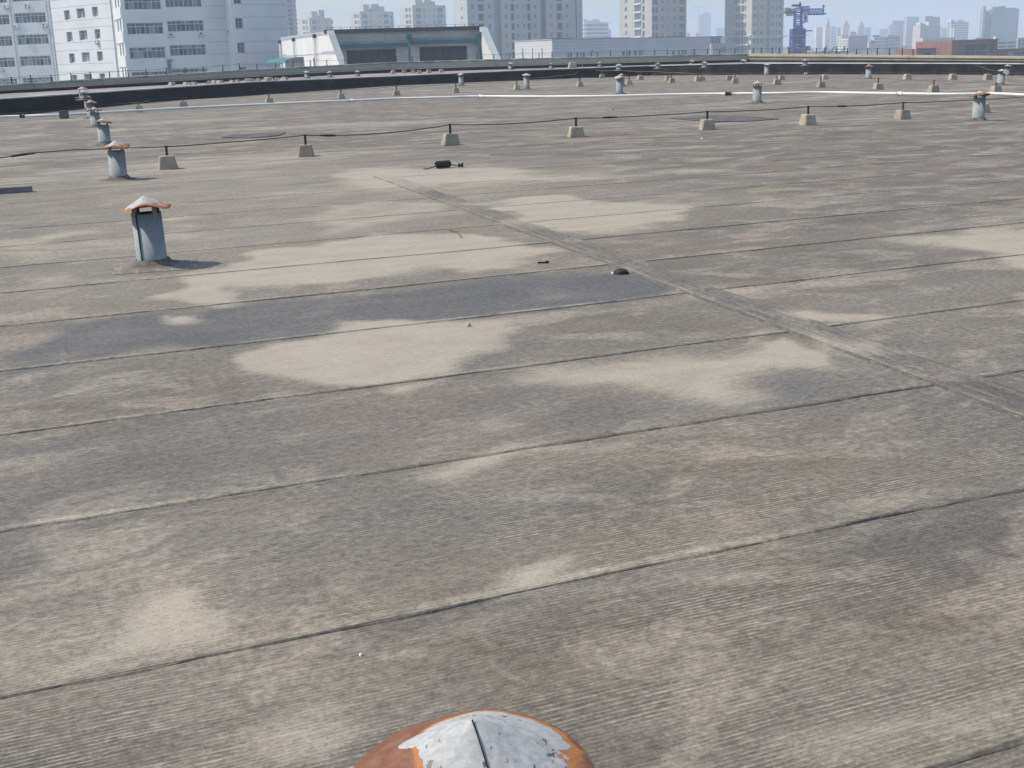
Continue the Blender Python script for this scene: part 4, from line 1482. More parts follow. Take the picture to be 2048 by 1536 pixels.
# ---------------------------------------------------------------- white office complex on the left
f1 = Face(-150, 207, 111, 201)
dz = 3.22
cols = column(f1, 65, 79, 63, 20.5, 6, dz, -2) + column(f1, -8, 83, 64, 20.5, 6, dz, -2) + column(f1, -82, 86, 64, 20.5, 6, dz, -2)
b1 = building('office_block', 'white office block at the left frame edge with wide bands of windows, in shade', 'building', [f1], GZ, 13.5, 'office', [[op(c) for c in cols]])
for i, c in enumerate(cols):
    put_window(b1, f1, *c, nx=8, transom=.70, split=True, bar=.09, dark=[(3, 6), (), (2,), (5,), (7,), (1, 4)][i % 6])
for q in ((13, 13), (55, 11), (33, 53), (90, 50), (3, 138)): ac_unit(b1, f1, *q)
mb = MB()
s_, z_ = f1.sz(22, 60); face_box(mb, f1, s_ + .35, s_ + .41, GZ, 13.3, .0, .05)
link_part('groove', 'groove', b1, mb)
mb = MB(); face_box(mb, f1, f1.L - .45, f1.L - .33, GZ, 13.3, .03, .15); link_part('drainpipe', 'frame', b1, mb)

f2 = Face(111.5, 201, 237, 187)
cols, spec = [], []
for px, py, w in ((139, 73.5, 11.5), (166.5, 70.5, 16), (195, 68, 11.5)):
    cc = column(f2, px, py, w, 19.5, 6, 3.15, -2)
    cols += cc; spec += [2 if w > 13 else 1] * len(cc)
b2 = building('stair_tower', 'sunlit white stair tower with three columns of small windows, between two office wings', 'building', [f2], GZ, 23.5, 'office', [[op(c) for c in cols]])
for c, nx in zip(cols, spec): put_window(b2, f2, *c, nx=2, transom=.66, split=True, bar=.09, deep=.32)
ac_unit(b2, f2, 195.5, 83)
mb = MB()
for k in range(-3, 5):
    for px, py in ((166, 56), (166, 84)):
        s_, z_ = f2.sz(px, py); z_ -= k * 3.15
        if GZ < z_ < 23: face_box(mb, f2, .05, f2.L - .05, z_ - .02, z_ + .02, .0, .012)
link_part('groove', 'groove', b2, mb)
mb = MB()
face_box(mb, f2, .15, .30, GZ, 23, .03, .18); face_box(mb, f2, f2.L - .55, f2.L - .42, GZ, 23, .03, .16)
link_part('drainpipe', 'frame', b2, mb)

f3a, f3b = Face(237.5, 186.5, 253, 175), Face(253, 175, 461, 181)
ca = []
s_, z_ = f3a.sz(241.5, 102); s2, _ = f3a.sz(247, 102)
for k in range(-3, 4):
    ca += [(s_, z_ + k * 3.2, 2.2, 1.7), (s2, z_ + k * 3.2, 2.2, 1.7)]
cb = column(f3b, 290.5, 57, 73, 23.5, 6, 3.2, -2) + column(f3b, 371.5, 52, 73, 22.5, 6, 3.2, -2)
b3 = building('office_block', 'white office wing with two wide window bands per floor and a teal duct below', 'building', [f3a, f3b], GZ, 22, 'office', [[op(c) for c in ca], [op(c) for c in cb]])
for c in ca: put_window(b3, f3a, *c, nx=3, split=True, bar=.09)
for i, c in enumerate(cb): put_window(b3, f3b, *c, nx=8, transom=.68, split=True, bar=.09, dark=[(2,), (), (1, 3, 7), (), (), (2, 5), (1,), (), (3,)][i % 9])
for q in ((342, 69), (402, 67), (457.5, 63)): ac_unit(b3, f3b, *q)
mb = MB()
for k in range(-3, 5):
    s_, z_ = f3a.sz(246, 74); face_box(mb, f3a, .6, f3a.L - .3, z_ + k * 3.2 - .75, z_ + k * 3.2 + .75, .0, .12)
link_part('spandrel', 'whitewall', b3, mb)
mb = MB()
for k in range(-3, 5):
    for py in (36, 60):
        s0_, z_ = f3b.sz(415, py); z_ -= k * 3.2
        if GZ < z_ < 21: face_box(mb, f3b, s0_, f3b.L - .1, z_ - .02, z_ + .02, 0, .012)
link_part('groove', 'groove', b3, mb)
mb = MB()
s0_, z_ = f3b.sz(334, 121); s1_, z1_ = f3b.sz(340, 121)
face_box(mb, f3b, s0_, s1_, GZ, z_, .03, .4); face_box(mb, f3b, s0_, s1_ + .35, z_, z_ + .12, .03, .6)
link_part('duct', 'teal_light', b3, mb)

f4a, f4b = Face(461.3, 181, 468, 175), Face(468, 175, 579, 181)
cb = column(f4b, 478.5, 46.5, 15, 21, 6, 3.2, -2)
b4 = building('office_block', 'plain white office end wing with a single column of windows and a sunlit left edge', 'building', [f4a, f4b], GZ, 22.6, 'office', [[], [op(c) for c in cb]])
for c in cb: put_window(b4, f4b, *c, nx=2, transom=.66, fm='frame_grey', split=True, bar=.08)
mb = MB()
for k in range(-3, 5):
    for py in (34, 58):
        s0_, z_ = f4b.sz(500, py); z_ -= k * 3.2
        if GZ < z_ < 22: face_box(mb, f4b, .2, f4b.L - .1, z_ - .02, z_ + .02, 0, .012)
link_part('groove', 'groove', b4, mb)

# ---------------------------------------------------------------- warehouse with raking end walls
fe = Face(561, 172, 655, 130)                                      # sunlit end wall
ff = Face(655, 130, 958, 134)                                      # shaded front
wh_root = thing('warehouse', 'white warehouse with raking end walls, teal gutters and two dark gates', 'building', (fe.A.x, fe.A.y, GZ))
def poly_slab(face, pts, out0, out1, mtl):
    mb = MB()
    a = [face.P(s, z, out1) for s, z in pts]; b = [face.P(s, z, out0) for s, z in pts]
    n = len(pts)
    mb.add(a + b, [tuple(range(n)), tuple(reversed(range(n, 2 * n)))] + [(i, n + i, n + (i + 1) % n, (i + 1) % n) for i in range(n)], M[mtl])
    return mb
tl, tr, brr = fe.sz(561.5, 75), fe.sz(655, 62), fe.sz(683, 138)
ends = [(tl[0], GZ), (brr[0], GZ), brr, tr, tl]
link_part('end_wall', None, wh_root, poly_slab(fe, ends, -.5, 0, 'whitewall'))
b0 = fe.sz(561.5, 81.5), fe.sz(655, 69)
link_part('roof_band', None, wh_root, poly_slab(fe, [b0[0], b0[1], (tr[0] - .02, tr[1] - .02), (tl[0], tl[1] - .02)], .0, .03, 'lilac'))
for q in ([(561.5, 114), (573, 113), (573, 108.5), (561.5, 109)], [(573, 113), (645, 108), (645, 106.5), (573, 111)], [(644, 108), (671.5, 107.5), (669.5, 101), (644, 103)]):
    link_part('wall_band', None, wh_root, poly_slab(fe, [fe.sz(*p) for p in q], .0, .03, 'lilac'))
for px, py in ((563, 87), (591, 82.5), (633.5, 76)):
    s_, z_ = fe.sz(px, py)
    mb = MB(); mb.tube([fe.P(s_, GZ, .25), fe.P(s_, z_, .25)], .13, 8, M['flue']); mb.tube([fe.P(s_, z_, .25), fe.P(s_, z_ + .4, .25)], .20, 8, M['shutter'])
    link_part('flue_pipe', None, wh_root, mb)
s_, z_ = fe.sz(631, 124); mb = MB(); face_box(mb, fe, s_ - 1.2, s_ + 1.0, GZ, fe.sz(631, 115.5)[1], .01, .06); link_part('door', 'shutter', wh_root, mb)
# arched green awning in three bays
sa, sb = fe.sz(569, 120)[0], fe.sz(608, 120)[0]
zt, zb = fe.sz(600, 114)[1], fe.sz(590, 126)[1]
for k in range(3):
    mb = MB()
    u0, u1 = sa + (sb - sa) * k / 3 + .08, sa + (sb - sa) * (k + 1) / 3 - .08
    vs = []
    for j in range(7):
        w = math.pi / 2 * j / 6
        vs += [fe.P(u0, zb + (zt - zb) * math.cos(w), 2.4 * math.sin(w)), fe.P(u1, zb + (zt - zb) * math.cos(w), 2.4 * math.sin(w))]
    nv_ = len(vs)
    vs += [v + Vector((0, 0, -.05)) for v in vs]
    fs = [(2 * j, 2 * j + 1, 2 * j + 3, 2 * j + 2) for j in range(6)] + [(nv_ + 2 * j + 2, nv_ + 2 * j + 3, nv_ + 2 * j + 1, nv_ + 2 * j) for j in range(6)]
    mb.add(vs, fs)
    link_part('awning', 'teal_light', wh_root, mb)
s0_, s1_ = fe.sz(582, 132)[0], fe.sz(592, 132)[0]
mb = MB(); face_box(mb, fe, s0_, s1_, GZ, zb - .4, .02, .08); link_part('door', 'teal', wh_root, mb)
# front wall with two gates
ztop = ff.sz(655, 62)[1]
opl = []
gates = []
for x0, y0, x1 in ((693, 97.5, 792), (838.5, 91, 934.5)):
    a, b = ff.sz(x0, y0 + 4), ff.sz(x1, y0)
    opl.append((a[0], b[0], GZ + .05, b[1], .8, True)); gates.append((a[0], b[0], b[1]))
mb = MB(); uvs = []
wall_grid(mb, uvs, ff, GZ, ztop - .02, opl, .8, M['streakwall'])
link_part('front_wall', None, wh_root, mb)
for s0_, s1_, zt_ in gates:
    mb = MB()
    n_ = 6
    for k in range(n_):
        face_box(mb, ff, s0_ + (s1_ - s0_) * k / n_ + .04, s0_ + (s1_ - s0_) * (k + 1) / n_ - .04, GZ + .1, zt_ - .05, -.7, -.5)
    link_part('gate', 'shutter', wh_root, mb)
mb = MB(); face_box(mb, ff, -.2, ff.L + .1, ff.sz(800, 63.5)[1], ztop + .12, .0, .5); link_part('fascia', 'fascia', wh_root, mb)
for x0, x1, y0, y1 in ((674, 812, 88, 95.5), (822, 957, 79.5, 88)):
    a, b = ff.sz(x0, y1), ff.sz(x1, y0)
    zc = ff.sz((x0 + x1) / 2, (y0 + y1) / 2 + 1)[1]
    mb = MB(); face_box(mb, ff, a[0], b[0], zc - .12, zc + .26, .0, .9); link_part('gutter', 'teal', wh_root, mb)
    mb = MB(); face_box(mb, ff, a[0] + .05, b[0] - .05, zc + .262, zc + .52, .0, .62); link_part('ledge', 'ledge', wh_root, mb)
for px, y0 in ((814, 74), (955, 69)):
    s_, z_ = ff.sz(px, y0)
    mb = MB(); mb.tube([ff.P(s_, GZ, 1.0), ff.P(s_, z_, 1.0)], .12, 8); mb.tube([ff.P(s_, z_ - .35, 1.0), ff.P(s_, z_, 1.0), ff.P(s_, z_ + .25, 1.0)], [.12, .3, .3], 8)
    link_part('downpipe', 'teal', wh_root, mb)
# right raking wall, standing out from the front
fr_ = Face.of(ff.B, ff.B + fe.d * 12)
a, b = fr_.sz(960, 57.5), fr_.sz(993, 119)
mbf = poly_slab(fr_, [(-.6, GZ), (b[0] + .4, GZ), (b[0] + .4, b[1] - .9), (a[0], ztop), (-.6, ztop)], -.55, .0, 'whitewall')
link_part('raking_wall', None, wh_root, mbf)
mbf = poly_slab(fr_, [(b[0] + .42, b[1] - .9), (b[0] + .9, b[1] - .9), (a[0] + .42, ztop), (a[0] + .02, ztop)], -.62, .05, 'greytower')
link_part('coping', None, wh_root, mbf)
fl_ = poly_slab(fe, [brr, (brr[0] + .5, brr[1]), (tr[0] + .45, tr[1] + .05), tr], -.55, .05, 'groove')
link_part('coping', None, wh_root, fl_)
mb = MB()
C = ff.B - fe.d * fe.L
mb.add([(p.x, p.y, z) for p, z in ((fe.A, tl[1]), (ff.A, ztop), (ff.B, ztop), (C, tl[1]))], [(0, 1, 2, 3)], M['greyroof'])
mb.add([(ff.B.x, ff.B.y, GZ), (C.x, C.y, GZ), (C.x, C.y, tl[1]), (ff.B.x, ff.B.y, ztop)], [(0, 1, 2, 3)], M['whitewall'])
link_part('roof', None, wh_root, mb)
# row of pins along its roof edge
mb = MB()
for k in range(16):
    s_ = ff.L * (k + .5) / 16
    mb.tube([ff.P(s_, ztop, .2), ff.P(s_, ztop + .35, .2)], .025, 4)
mb.tube([ff.P(0, ztop + .33, .2), ff.P(ff.L, ztop + .33, .2)], .012, 4)
link_part('roof_rail', 'shutter', wh_root, mb)

# ---------------------------------------------------------------- white tiled building
fa, fb = Face(1029.5, 216, 1104.3, 197), Face(1104.3, 197, 1420, 262)
zt = fb.sz(1104.3, 79.5)[1]
cb = []
for px, py in ((1142, 109), (1155, 108.6), (1168, 108.2), (1247.5, 106), (1259, 105.5), (1271, 105), (1347, 104.6), (1358.5, 104.2), (1370.5, 103.8)):
    s_, z_ = fb.sz(px, py + 2); a, b = fb.scale(px, py)
    cb.append((s_, z_, 4.4 * a, 12 * b))
wt = building('tiled_building', 'long low building clad in white tiles, its short end in bright sun', 'building', [fa, fb], GZ, zt, 'clad', [[], [op(c) for c in cb]], reveal=.35)
for c in cb: put_window(wt, fb, *c, nx=1, fm='frame_grey', gm='glass_dark', deep=.22)
mb = MB(); face_box(mb, fa, -.1, fa.L + .1, zt - .02, zt + .12, -.3, .08); face_box(mb, fb, .1, fb.L, zt - .02, zt + .12, -.3, .08); link_part('coping', 'lilac', wt, mb)
for px, py in ((1181.5, 104), (1283, 103), (1384.5, 101.5)):
    s_, z_ = fb.sz(px, py); mb = MB(); mb.tube([fb.P(s_, z_ - 1.6, .15), fb.P(s_, z_, .15), fb.P(s_ + .3, z_ + .15, .3)], .09, 6); link_part('vent_stub', 'greyroof', wt, mb)
mb = MB()
for x0, x1, y1, mt in ((1147, 1196, 74.5, 'redroof'), (1356, 1412, 71.5, 'redroof'), (1205, 1238, 76, 'greyroof'), (1240, 1300, 74, 'greyroof'), (1296, 1306, 73, 'whitewall'), (1345, 1355, 72, 'whitewall'), (1262, 1272, 73.5, 'teal')):
    a, b = fb.sz(x0, y1), fb.sz(x1, y1)
    face_box(mb, fb, a[0], b[0], zt + .0, a[1], -6, -4.5 - rnd.random() * .4, mt)
link_part('roof_gear', None, wt, mb)

# ---------------------------------------------------------------- apartment towers behind
def tower(label, fl, fr, ztop, mtl, lcols, rcols, dzf, rows, recess=(), cat='tower', steps=(), z0=GZ, group=None, extra=None):
    """cols: (px, py, w, h, nx, frame, glass) measured on one storey, repeated upwards and downwards."""
    ops = []
    sets = []
    for f, cs in ((fl, lcols), (fr, rcols)):
        o_, w_ = [], []
        for px, py, w, h, nx, fm, gm in cs:
            for c in column(f, px, py, w, h, rows[1] - rows[0], dzf, rows[0]):
                if c[1] + c[3] / 2 < ztop - .4 and c[1] - c[3] / 2 > GZ + .5:
                    o_.append(op(c)); w_.append((c, nx, fm, gm))
        ops.append(o_); sets.append((f, w_))
    for x0, x1, dp in recess:
        a, b = fr.sz(x0, 60)[0], fr.sz(x1, 60)[0]
        ops[1].append((a, b, z0 + .1, ztop - .1, dp, True))
    r = building('apartment_tower', label, cat, [fl, fr], z0, ztop, mtl, ops, reveal=.3, group=group)
    for f, w_ in sets:
        for c, nx, fm, gm in w_:
            put_window(r, f, *c, nx=nx, fm=fm, gm=gm, deep=.18, bar=.13)
    for x0, x1, y1, dep, off in steps:
        a, b = fr.sz(x0, y1), fr.sz(x1, y1)
        bd = (fl.A - fl.B).normalized(); mb = MB()
        q = [fr.A + fr.d * a[0] + bd * off, fr.A + fr.d * b[0] + bd * off, fr.A + fr.d * b[0] + bd * (off + dep), fr.A + fr.d * a[0] + bd * (off + dep)]
        mb.prism(q, ztop - .05, a[1]); link_part('roof_house', mtl, r, mb)
    return r

W1 = ('frame', 'glass_dark'); WG = ('frame_grey', 'glass_dark'); WB = ('frame_brown', 'glass_dark')
fl, fr = Face(910.5, 374, 937.5, 350), Face(937.5, 350, 1166, 363)
rc = []
for px, w, k in ((946, 6, 0), (963, 11, 1), (980, 6, 0), (1013, 5.5, 0), (1026, 6.5, 1), (1036, 5.5, 0), (1048.5, 5.5, 0), (1058.5, 6.5, 1), (1071, 5.5, 0), (1103, 5.5, 0), (1119.5, 11, 1), (1135, 6, 0), (1146.5, 3, 0), (1160, 3.5, 0)):
    py = 52.5 - (px - 1013) * .010
    rc.append((px, py + (1 if k else 0), w, 14 if k else 11.5, 3 if (k and w > 8) else 2, *(WB if k else W1)))
T3 = tower('tall grey apartment tower right behind the warehouse, with rows of balconies and window pairs', fl, fr, 38, 'greytower', [(924, 36, 2.2, 6, 1, *WG)], rc, 2.53, (-6, 7), recess=((988.5, 1003, 1.6), (1081.5, 1093, 2.2), (1151.5, 1154, .8)))

fl, fr = Face(1239, 492, 1304, 455), Face(1304, 455, 1372.5, 472)
lc = [(1252, 35, 5, 9, 2, *W1), (1275.5, 34, 13, 12, 4, *W1), (1287, 35, 4.5, 13, 1, *WG)]
rc = [(1310.5, 37.5, 12, 12.5, 3, *WG), (1325, 36, 4, 9, 1, *WG), (1337, 36.5, 2.5, 5, 1, *WG), (1349.5, 36, 4, 9, 1, *WG), (1364.5, 36, 11, 12.5, 3, *W1)]
T4 = tower('warm grey apartment tower with white bay windows, behind the middle of the tiled building', fl, fr, 44, 'warmgrey', lc, rc, 2.86, (-5, 6))
mb = MB()
for k in range(-5, 9):
    s_, z_ = fl.sz(1275.5, 41); a, b = fl.scale(1275.5, 41); z_ += k * 2.86
    if GZ < z_ < 43: face_box(mb, fl, s_ - 7.2 * a, s_ + 7.2 * a, z_ - .25, z_ + .12, 0, .5)
link_part('bay_slab', 'frame', T4, mb)
fl, fr = Face(1449, 478, 1502.5, 448), Face(1502.5, 448, 1566, 462)
lc = [(1473.5, 34.5, 14, 12, 4, *W1), (1485, 34, 5, 13, 1, *WG), (1490.5, 34, 4, 10, 2, *W1)]
rc = [(1509.5, 32, 4, 8, 1, *WG), (1516, 32, 2, 12, 1, *WG), (1524, 32, 5.5, 9, 2, *W1), (1545.5, 32, 5, 9, 2, *W1), (1553.5, 32, 2, 12, 1, *WG), (1560.5, 32, 4, 8, 1, *WG)]
T5 = tower('grey-beige apartment tower left of the blue crane, its bright narrow side facing left', fl, fr, 44, 'beige', lc, rc, 2.78, (-5, 5), recess=((1531, 1539, .9),))
mb = MB()
face_box(mb, fl, -.5, fl.L + .6, fl.sz(1480, 73.5)[1], fl.sz(1480, 72)[1], -1, 1.0); face_box(mb, fr, -.4, fr.L + .4, fr.sz(1530, 75)[1], fr.sz(1530, 73)[1], -1, 1.0)
s0_, s1_ = fl.sz(1470, 88)[0], fl.sz(1502, 88)[0]; face_box(mb, fl, s0_, s1_, fl.sz(1486, 91)[1], fl.sz(1486, 88)[1], 0, 1.2)
link_part('cornice', 'whitewall', T5, mb)
# low annex before it
fa, fb = Face(1420.5, 345, 1425.5, 330), Face(1425.5, 330, 1471, 338)
zt = fb.sz(1430, 86.5)[1]
cb = [(x, 99.5, w, 12.5, n) for x, w, n in ((1432.5, 5, 2), (1446.5, 10, 3), (1461, 4.6, 2))]
cc = [column(fb, x, y, w, h, 2, 3.0, 0) for x, y, w, h, n in cb]
an = building('annex_building', 'low grey annex at the foot of the grey-beige tower, with white-framed windows', 'building', [fa, fb], GZ, zt, 'greytower', [[], [op(c) for q in cc for c in q]])
for q, (x, y, w, h, n) in zip(cc, cb):
    for c in q: put_window(an, fb, *c, nx=n, transom=.5, fm='frame', gm='glass_dark', bar=.12)
mb = MB(); a = fb.sz(1426, 74.5); b = fb.sz(1448, 74.5)
face_box(mb, fb, a[0], b[0], zt - .03, a[1], -6, -1.0, 'warmgrey'); face_box(mb, fb, a[0] - .3, b[0] + .3, a[1], a[1] + .25, -6.3, -.6, 'teal')
for px in (1432, 1439, 1444.5):
    s_, z_ = fb.sz(px, 81); face_box(mb, fb, s_ - .3, s_ + .3, z_ - .55, z_ + .55, -1.0, -.95, 'glass_dark')
link_part('penthouse', None, an, mb)
s0_, s1_ = fb.sz(1450, 80)[0], fb.sz(1461, 80)[0]; mb = MB()
for u in (s0_, s0_ + (s1_ - s0_) * .35, s0_ + (s1_ - s0_) * .7, s1_):
    face_box(mb, fb, u - .1, u + .1, zt - .02, fb.sz(1455, 75)[1], -1.2, -1.0)
face_box(mb, fb, s0_ - .4, s1_ + .4, fb.sz(1455, 75)[1], fb.sz(1455, 74)[1], -3, -.8)
link_part('pergola', 'whitewall', an, mb)

def beige(label, xl, xc, xr, y1, Y, steps, lcol, rcols, py0, sp, sx):
    fl, fr = Face(xl, Y * 1.04, xc, Y), Face(xc, Y, xr, Y * 1.03)
    zt = fr.sz((xc + xr) / 2, y1)[1]
    return tower(label, fl, fr, zt, 'beige', lcol, rcols, sp * Y / F, (0, 6), steps=steps)
beige('small hazy apartment tower with two roof houses, just right of the office complex', 597.5, 623.5, 667.5, 35.5, 660, ((626.5, 637.5, 22, 8, 4), (641.5, 652, 19, 8, 4)),
      [(607.5, 44.5, 5, 8, 2, *W1), (613.5, 44.5, 2.5, 9, 1, *WG)], [(628.5, 44.5, 8, 8, 2, *WG), (637.5, 44, 2.5, 6, 1, *WG), (653.5, 44, 2.5, 6, 1, *WG), (662.5, 44, 8, 8, 2, *WG)], 44, 11, 0)
beige('hazy apartment tower with a stepped roof, above the left part of the warehouse roof', 704.5, 724.5, 791, 23, 640, ((729.5, 741, 8, 8, 4), (745.5, 760, 7, 8, 4), (760.5, 772, 12, 8, 4)),
      [(711, 33, 5, 8, 2, *W1), (717, 33, 2.5, 9, 1, *WG)], [(730.5, 32.5, 9, 8, 2, *WG), (742.5, 32, 2.5, 6, 1, *WG), (760.5, 32, 2.5, 6, 1, *WG), (772, 32, 9, 8, 2, *WG), (783, 34, 4, 7, 1, *WG)], 33, 11.2, 0)
beige('hazy apartment tower with tall roof houses, above the right part of the warehouse roof', 803.5, 829, 894.5, 10.5, 600, ((834.5, 848, -3, 8, 4), (852.5, 866, -3, 8, 4), (866.5, 874.5, 2, 8, 4)),
      [(813.5, 20.5, 6.5, 8.5, 2, *W1), (819.5, 20.5, 3, 9, 1, *WG)], [(837, 20.5, 10, 8.5, 3, *WG), (848, 20, 3, 7, 1, *WG), (868.5, 20, 3, 7, 1, *WG), (880, 20, 10, 8.5, 3, *WG), (889.5, 22, 4, 7, 1, *WG)], 20, 11.2, 0)
fl, fr = Face(570, 460, 575, 440), Face(575, 440, 597.5, 450)
tower('blue-glazed tower behind the plain office end wing', fl, fr, 30, 'greytower', [], [(581.5, 48, 7.5, 6.5, 3, 'frame_grey', 'glass'), (591.5, 47.5, 8, 6.5, 3, 'frame_grey', 'glass')], 8.3 * 445 / F, (-6, 8))

# ---------------------------------------------------------------- blue tower crane
CY = 300.0
def cp(px, py, dy=0.0):
    return atY(px, py, CY + dy)
cr0 = cp(1594.5, 106)
crane = thing('tower_crane', 'short blue tower crane with white cab and red lanterns', 'crane', (cr0.x, cr0.y, GZ))
def lattice(mb, a, b, w, n, r=.07, ang=0.0, mtl=None, hw=None):
    """Square lattice mast or jib between two points."""
    a, b = Vector(a), Vector(b)
    t = (b - a).normalized()
    up_ = Vector((0, 0, 1)) if abs(t.z) < .7 else Vector((math.cos(ang), math.sin(ang), 0))
    sd = t.cross(up_).normalized(); up_ = sd.cross(t)
    hw = hw or w
    cs = [sd * x * w / 2 + up_ * y * hw / 2 for x, y in ((-1, -1), (1, -1), (1, 1), (-1, 1))]
    for c in cs: mb.tube([a + c, b + c], r, 4, mtl)
    for i in range(n):
        p, q = a.lerp(b, i / n), a.lerp(b, (i + 1) / n)
        for k in range(4):
            c, d = cs[k], cs[(k + 1) % 4]
            mb.tube([p + c, q + d] if i % 2 else [p + d, q + c], r * .6, 4, mtl)
            mb.tube([q + c, q + d], r * .6, 4, mtl)
ctr = cp(1595.5, 60)
X0, Y0 = ctr.x, ctr.y
zz_ = lambda py: cp(1595.5, py).z
mb = MB(); lattice(mb, (X0, Y0, GZ), (X0, Y0, zz_(16)), 1.55, 22, .16); link_part('mast', 'bluepaint', crane, mb)
mb = MB(); lattice(mb, (X0, Y0, GZ), (X0, Y0, zz_(59)), 2.7, 14, .24)
for py in (59, 64, 72, 93, 99): 
    for sx, sy, lx, ly in ((0, -1.45, 3.1, .12), (0, 1.45, 3.1, .12), (-1.45, 0, .12, 2.78), (1.45, 0, .12, 2.78)):
        mb.box((X0 + sx, Y0 + sy, zz_(py)), (lx, ly, .35))
link_part('climbing_frame', 'bluedark', crane, mb)
mb = MB(); mb.box((X0, Y0 - 1.2, zz_(64.5)), (2.3, .2, 1.2)); mb.box((X0, Y0 - 1.2, zz_(56)), (1.9, .3, .9)); link_part('panel', 'bluepaint', crane, mb)
mb = MB()
for py, wd in ((71, 4.6), (97.5, 4.8), (100, 4.4)):
    for sy in (-1.9, 1.9): mb.tube([(X0 - wd / 2, Y0 + sy, zz_(py)), (X0 + wd / 2, Y0 + sy, zz_(py))], .06, 4)
for sx in (-2.4, 2.4): mb.box((X0 + sx, Y0, zz_(97)), (.5, 3.8, 1.0))
link_part('work_platform', 'groove', crane, mb)
mb = MB()
a = cp(1602, 22); b = cp(1649, 24)
lattice(mb, (X0 + .6, Y0, (zz_(14) + zz_(28)) / 2), (cp(1617, 20).x, Y0, (zz_(14) + zz_(28)) / 2), 1.6, 5, .13, hw=1.6)
lattice(mb, (cp(1617, 20).x, Y0, cp(1617, 23.6).z), (cp(1646, 20).x, Y0, cp(1646, 23.2).z), 1.5, 9, .11, hw=1.25)
mb.box(((a.x + b.x) / 2, Y0, cp(1625, 28).z), (b.x - a.x + .5, 1.3, .22))
link_part('jib', 'bluepaint', crane, mb)
mb = MB(); p_ = cp(1646, 20)
mb.tube([(p_.x, Y0, cp(1646, 20).z), (p_.x, Y0, cp(1646, 31).z)], .08, 4); mb.box((p_.x + .2, Y0, cp(1647, 28).z), (1.0, .5, .2)); link_part('trolley', 'bluedark', crane, mb)
mb = MB(); a = cp(1568, 25.5); mb.box(((a.x + X0) / 2, Y0, cp(1581, 25).z), (X0 - a.x, 1.6, .35)); mb.box((cp(1593, 10).x, Y0, cp(1590, 11).z), (2.1, .9, .5))
mb.tube([(cp(1586, 11).x, Y0, cp(1586, 11).z), (X0 + .4, Y0, cp(1596, 14).z)], .1, 4)
link_part('counter_jib', 'bluedark', crane, mb)
for x0, x1, y0, y1 in ((1569, 1579, 15.5, 23.5), (1580, 1589, 17, 24), (1573, 1585, 26.5, 32)):
    a, b = cp(x0, y1), cp(x1, y0)
    mb = MB(); mb.box(((a.x + b.x) / 2, Y0, (a.z + b.z) / 2), (b.x - a.x, 1.5, b.z - a.z)); link_part('counterweight', 'block', crane, mb)
a, b = cp(1602.5, 43), cp(1613.5, 28)
mb = MB(); mb.box(((a.x + b.x) / 2, Y0 - .6, (a.z + b.z) / 2), (b.x - a.x, 1.4, b.z - a.z), M['frame']); mb.box(((a.x + b.x) / 2 + .05, Y0 - 1.32, (a.z + b.z) / 2), (.30, .05, (b.z - a.z) * .75), M['shutter']); mb.box(((a.x + b.x) / 2, Y0 - .6, a.z - .1), (b.x - a.x + .2, 1.6, .16), M['groove'])
link_part('cab', None, crane, mb)
mb = MB(); mb.box(((cp(1604, 61.5).x + cp(1624, 61.5).x) / 2, Y0, cp(1614, 61.8).z), (2.5, .3, .25)); mb.tube([cp(1602, 48), cp(1613, 43.5)], .08, 4); link_part('side_arm', 'bluedark', crane, mb)
for px, py in ((1600, 6.5), (1647, 12.5)):
    c_ = cp(px, py); mb = MB()
    mb.tube([(c_.x, Y0, c_.z - .35), (c_.x, Y0, c_.z - .2), (c_.x, Y0, c_.z), (c_.x, Y0, c_.z + .2), (c_.x, Y0, c_.z + .34)], [.1, .24, .29, .24, .1], 10, M['red'])
    mb.tube([(c_.x, Y0, c_.z - 1.3), (c_.x, Y0, c_.z - .3)], .04, 4, M['bluedark'])
    link_part('lantern', None, crane, mb, True)

# ---------------------------------------------------------------- raking steel struts beyond the cream parapet
sf = atY(1665, 100, 255)
st = thing('steel_frame', 'row of raking grey steel struts beyond the cream parapet, right of the crane', 'steel frame', (sf.x, sf.y, GZ))
for x0, x1 in ((1641, 1652), (1657, 1669), (1677, 1690)):
    mb = MB(); mb.tube([atY(x0, 109, 255), atY(x1, 93.5, 255)], .16, 5); link_part('strut', 'greyroof', st, mb)
for x0 in (1652.5, 1673, 1689.5):
    mb = MB(); mb.tube([(atY(x0, 109, 255).x, 255, GZ), atY(x0, 92, 255)], .14, 5); link_part('post', 'greyroof', st, mb)
mb = MB(); mb.tube([atY(1636, 104.2, 255), atY(1700, 103, 255)], .1, 5); link_part('beam', 'greyroof', st, mb)

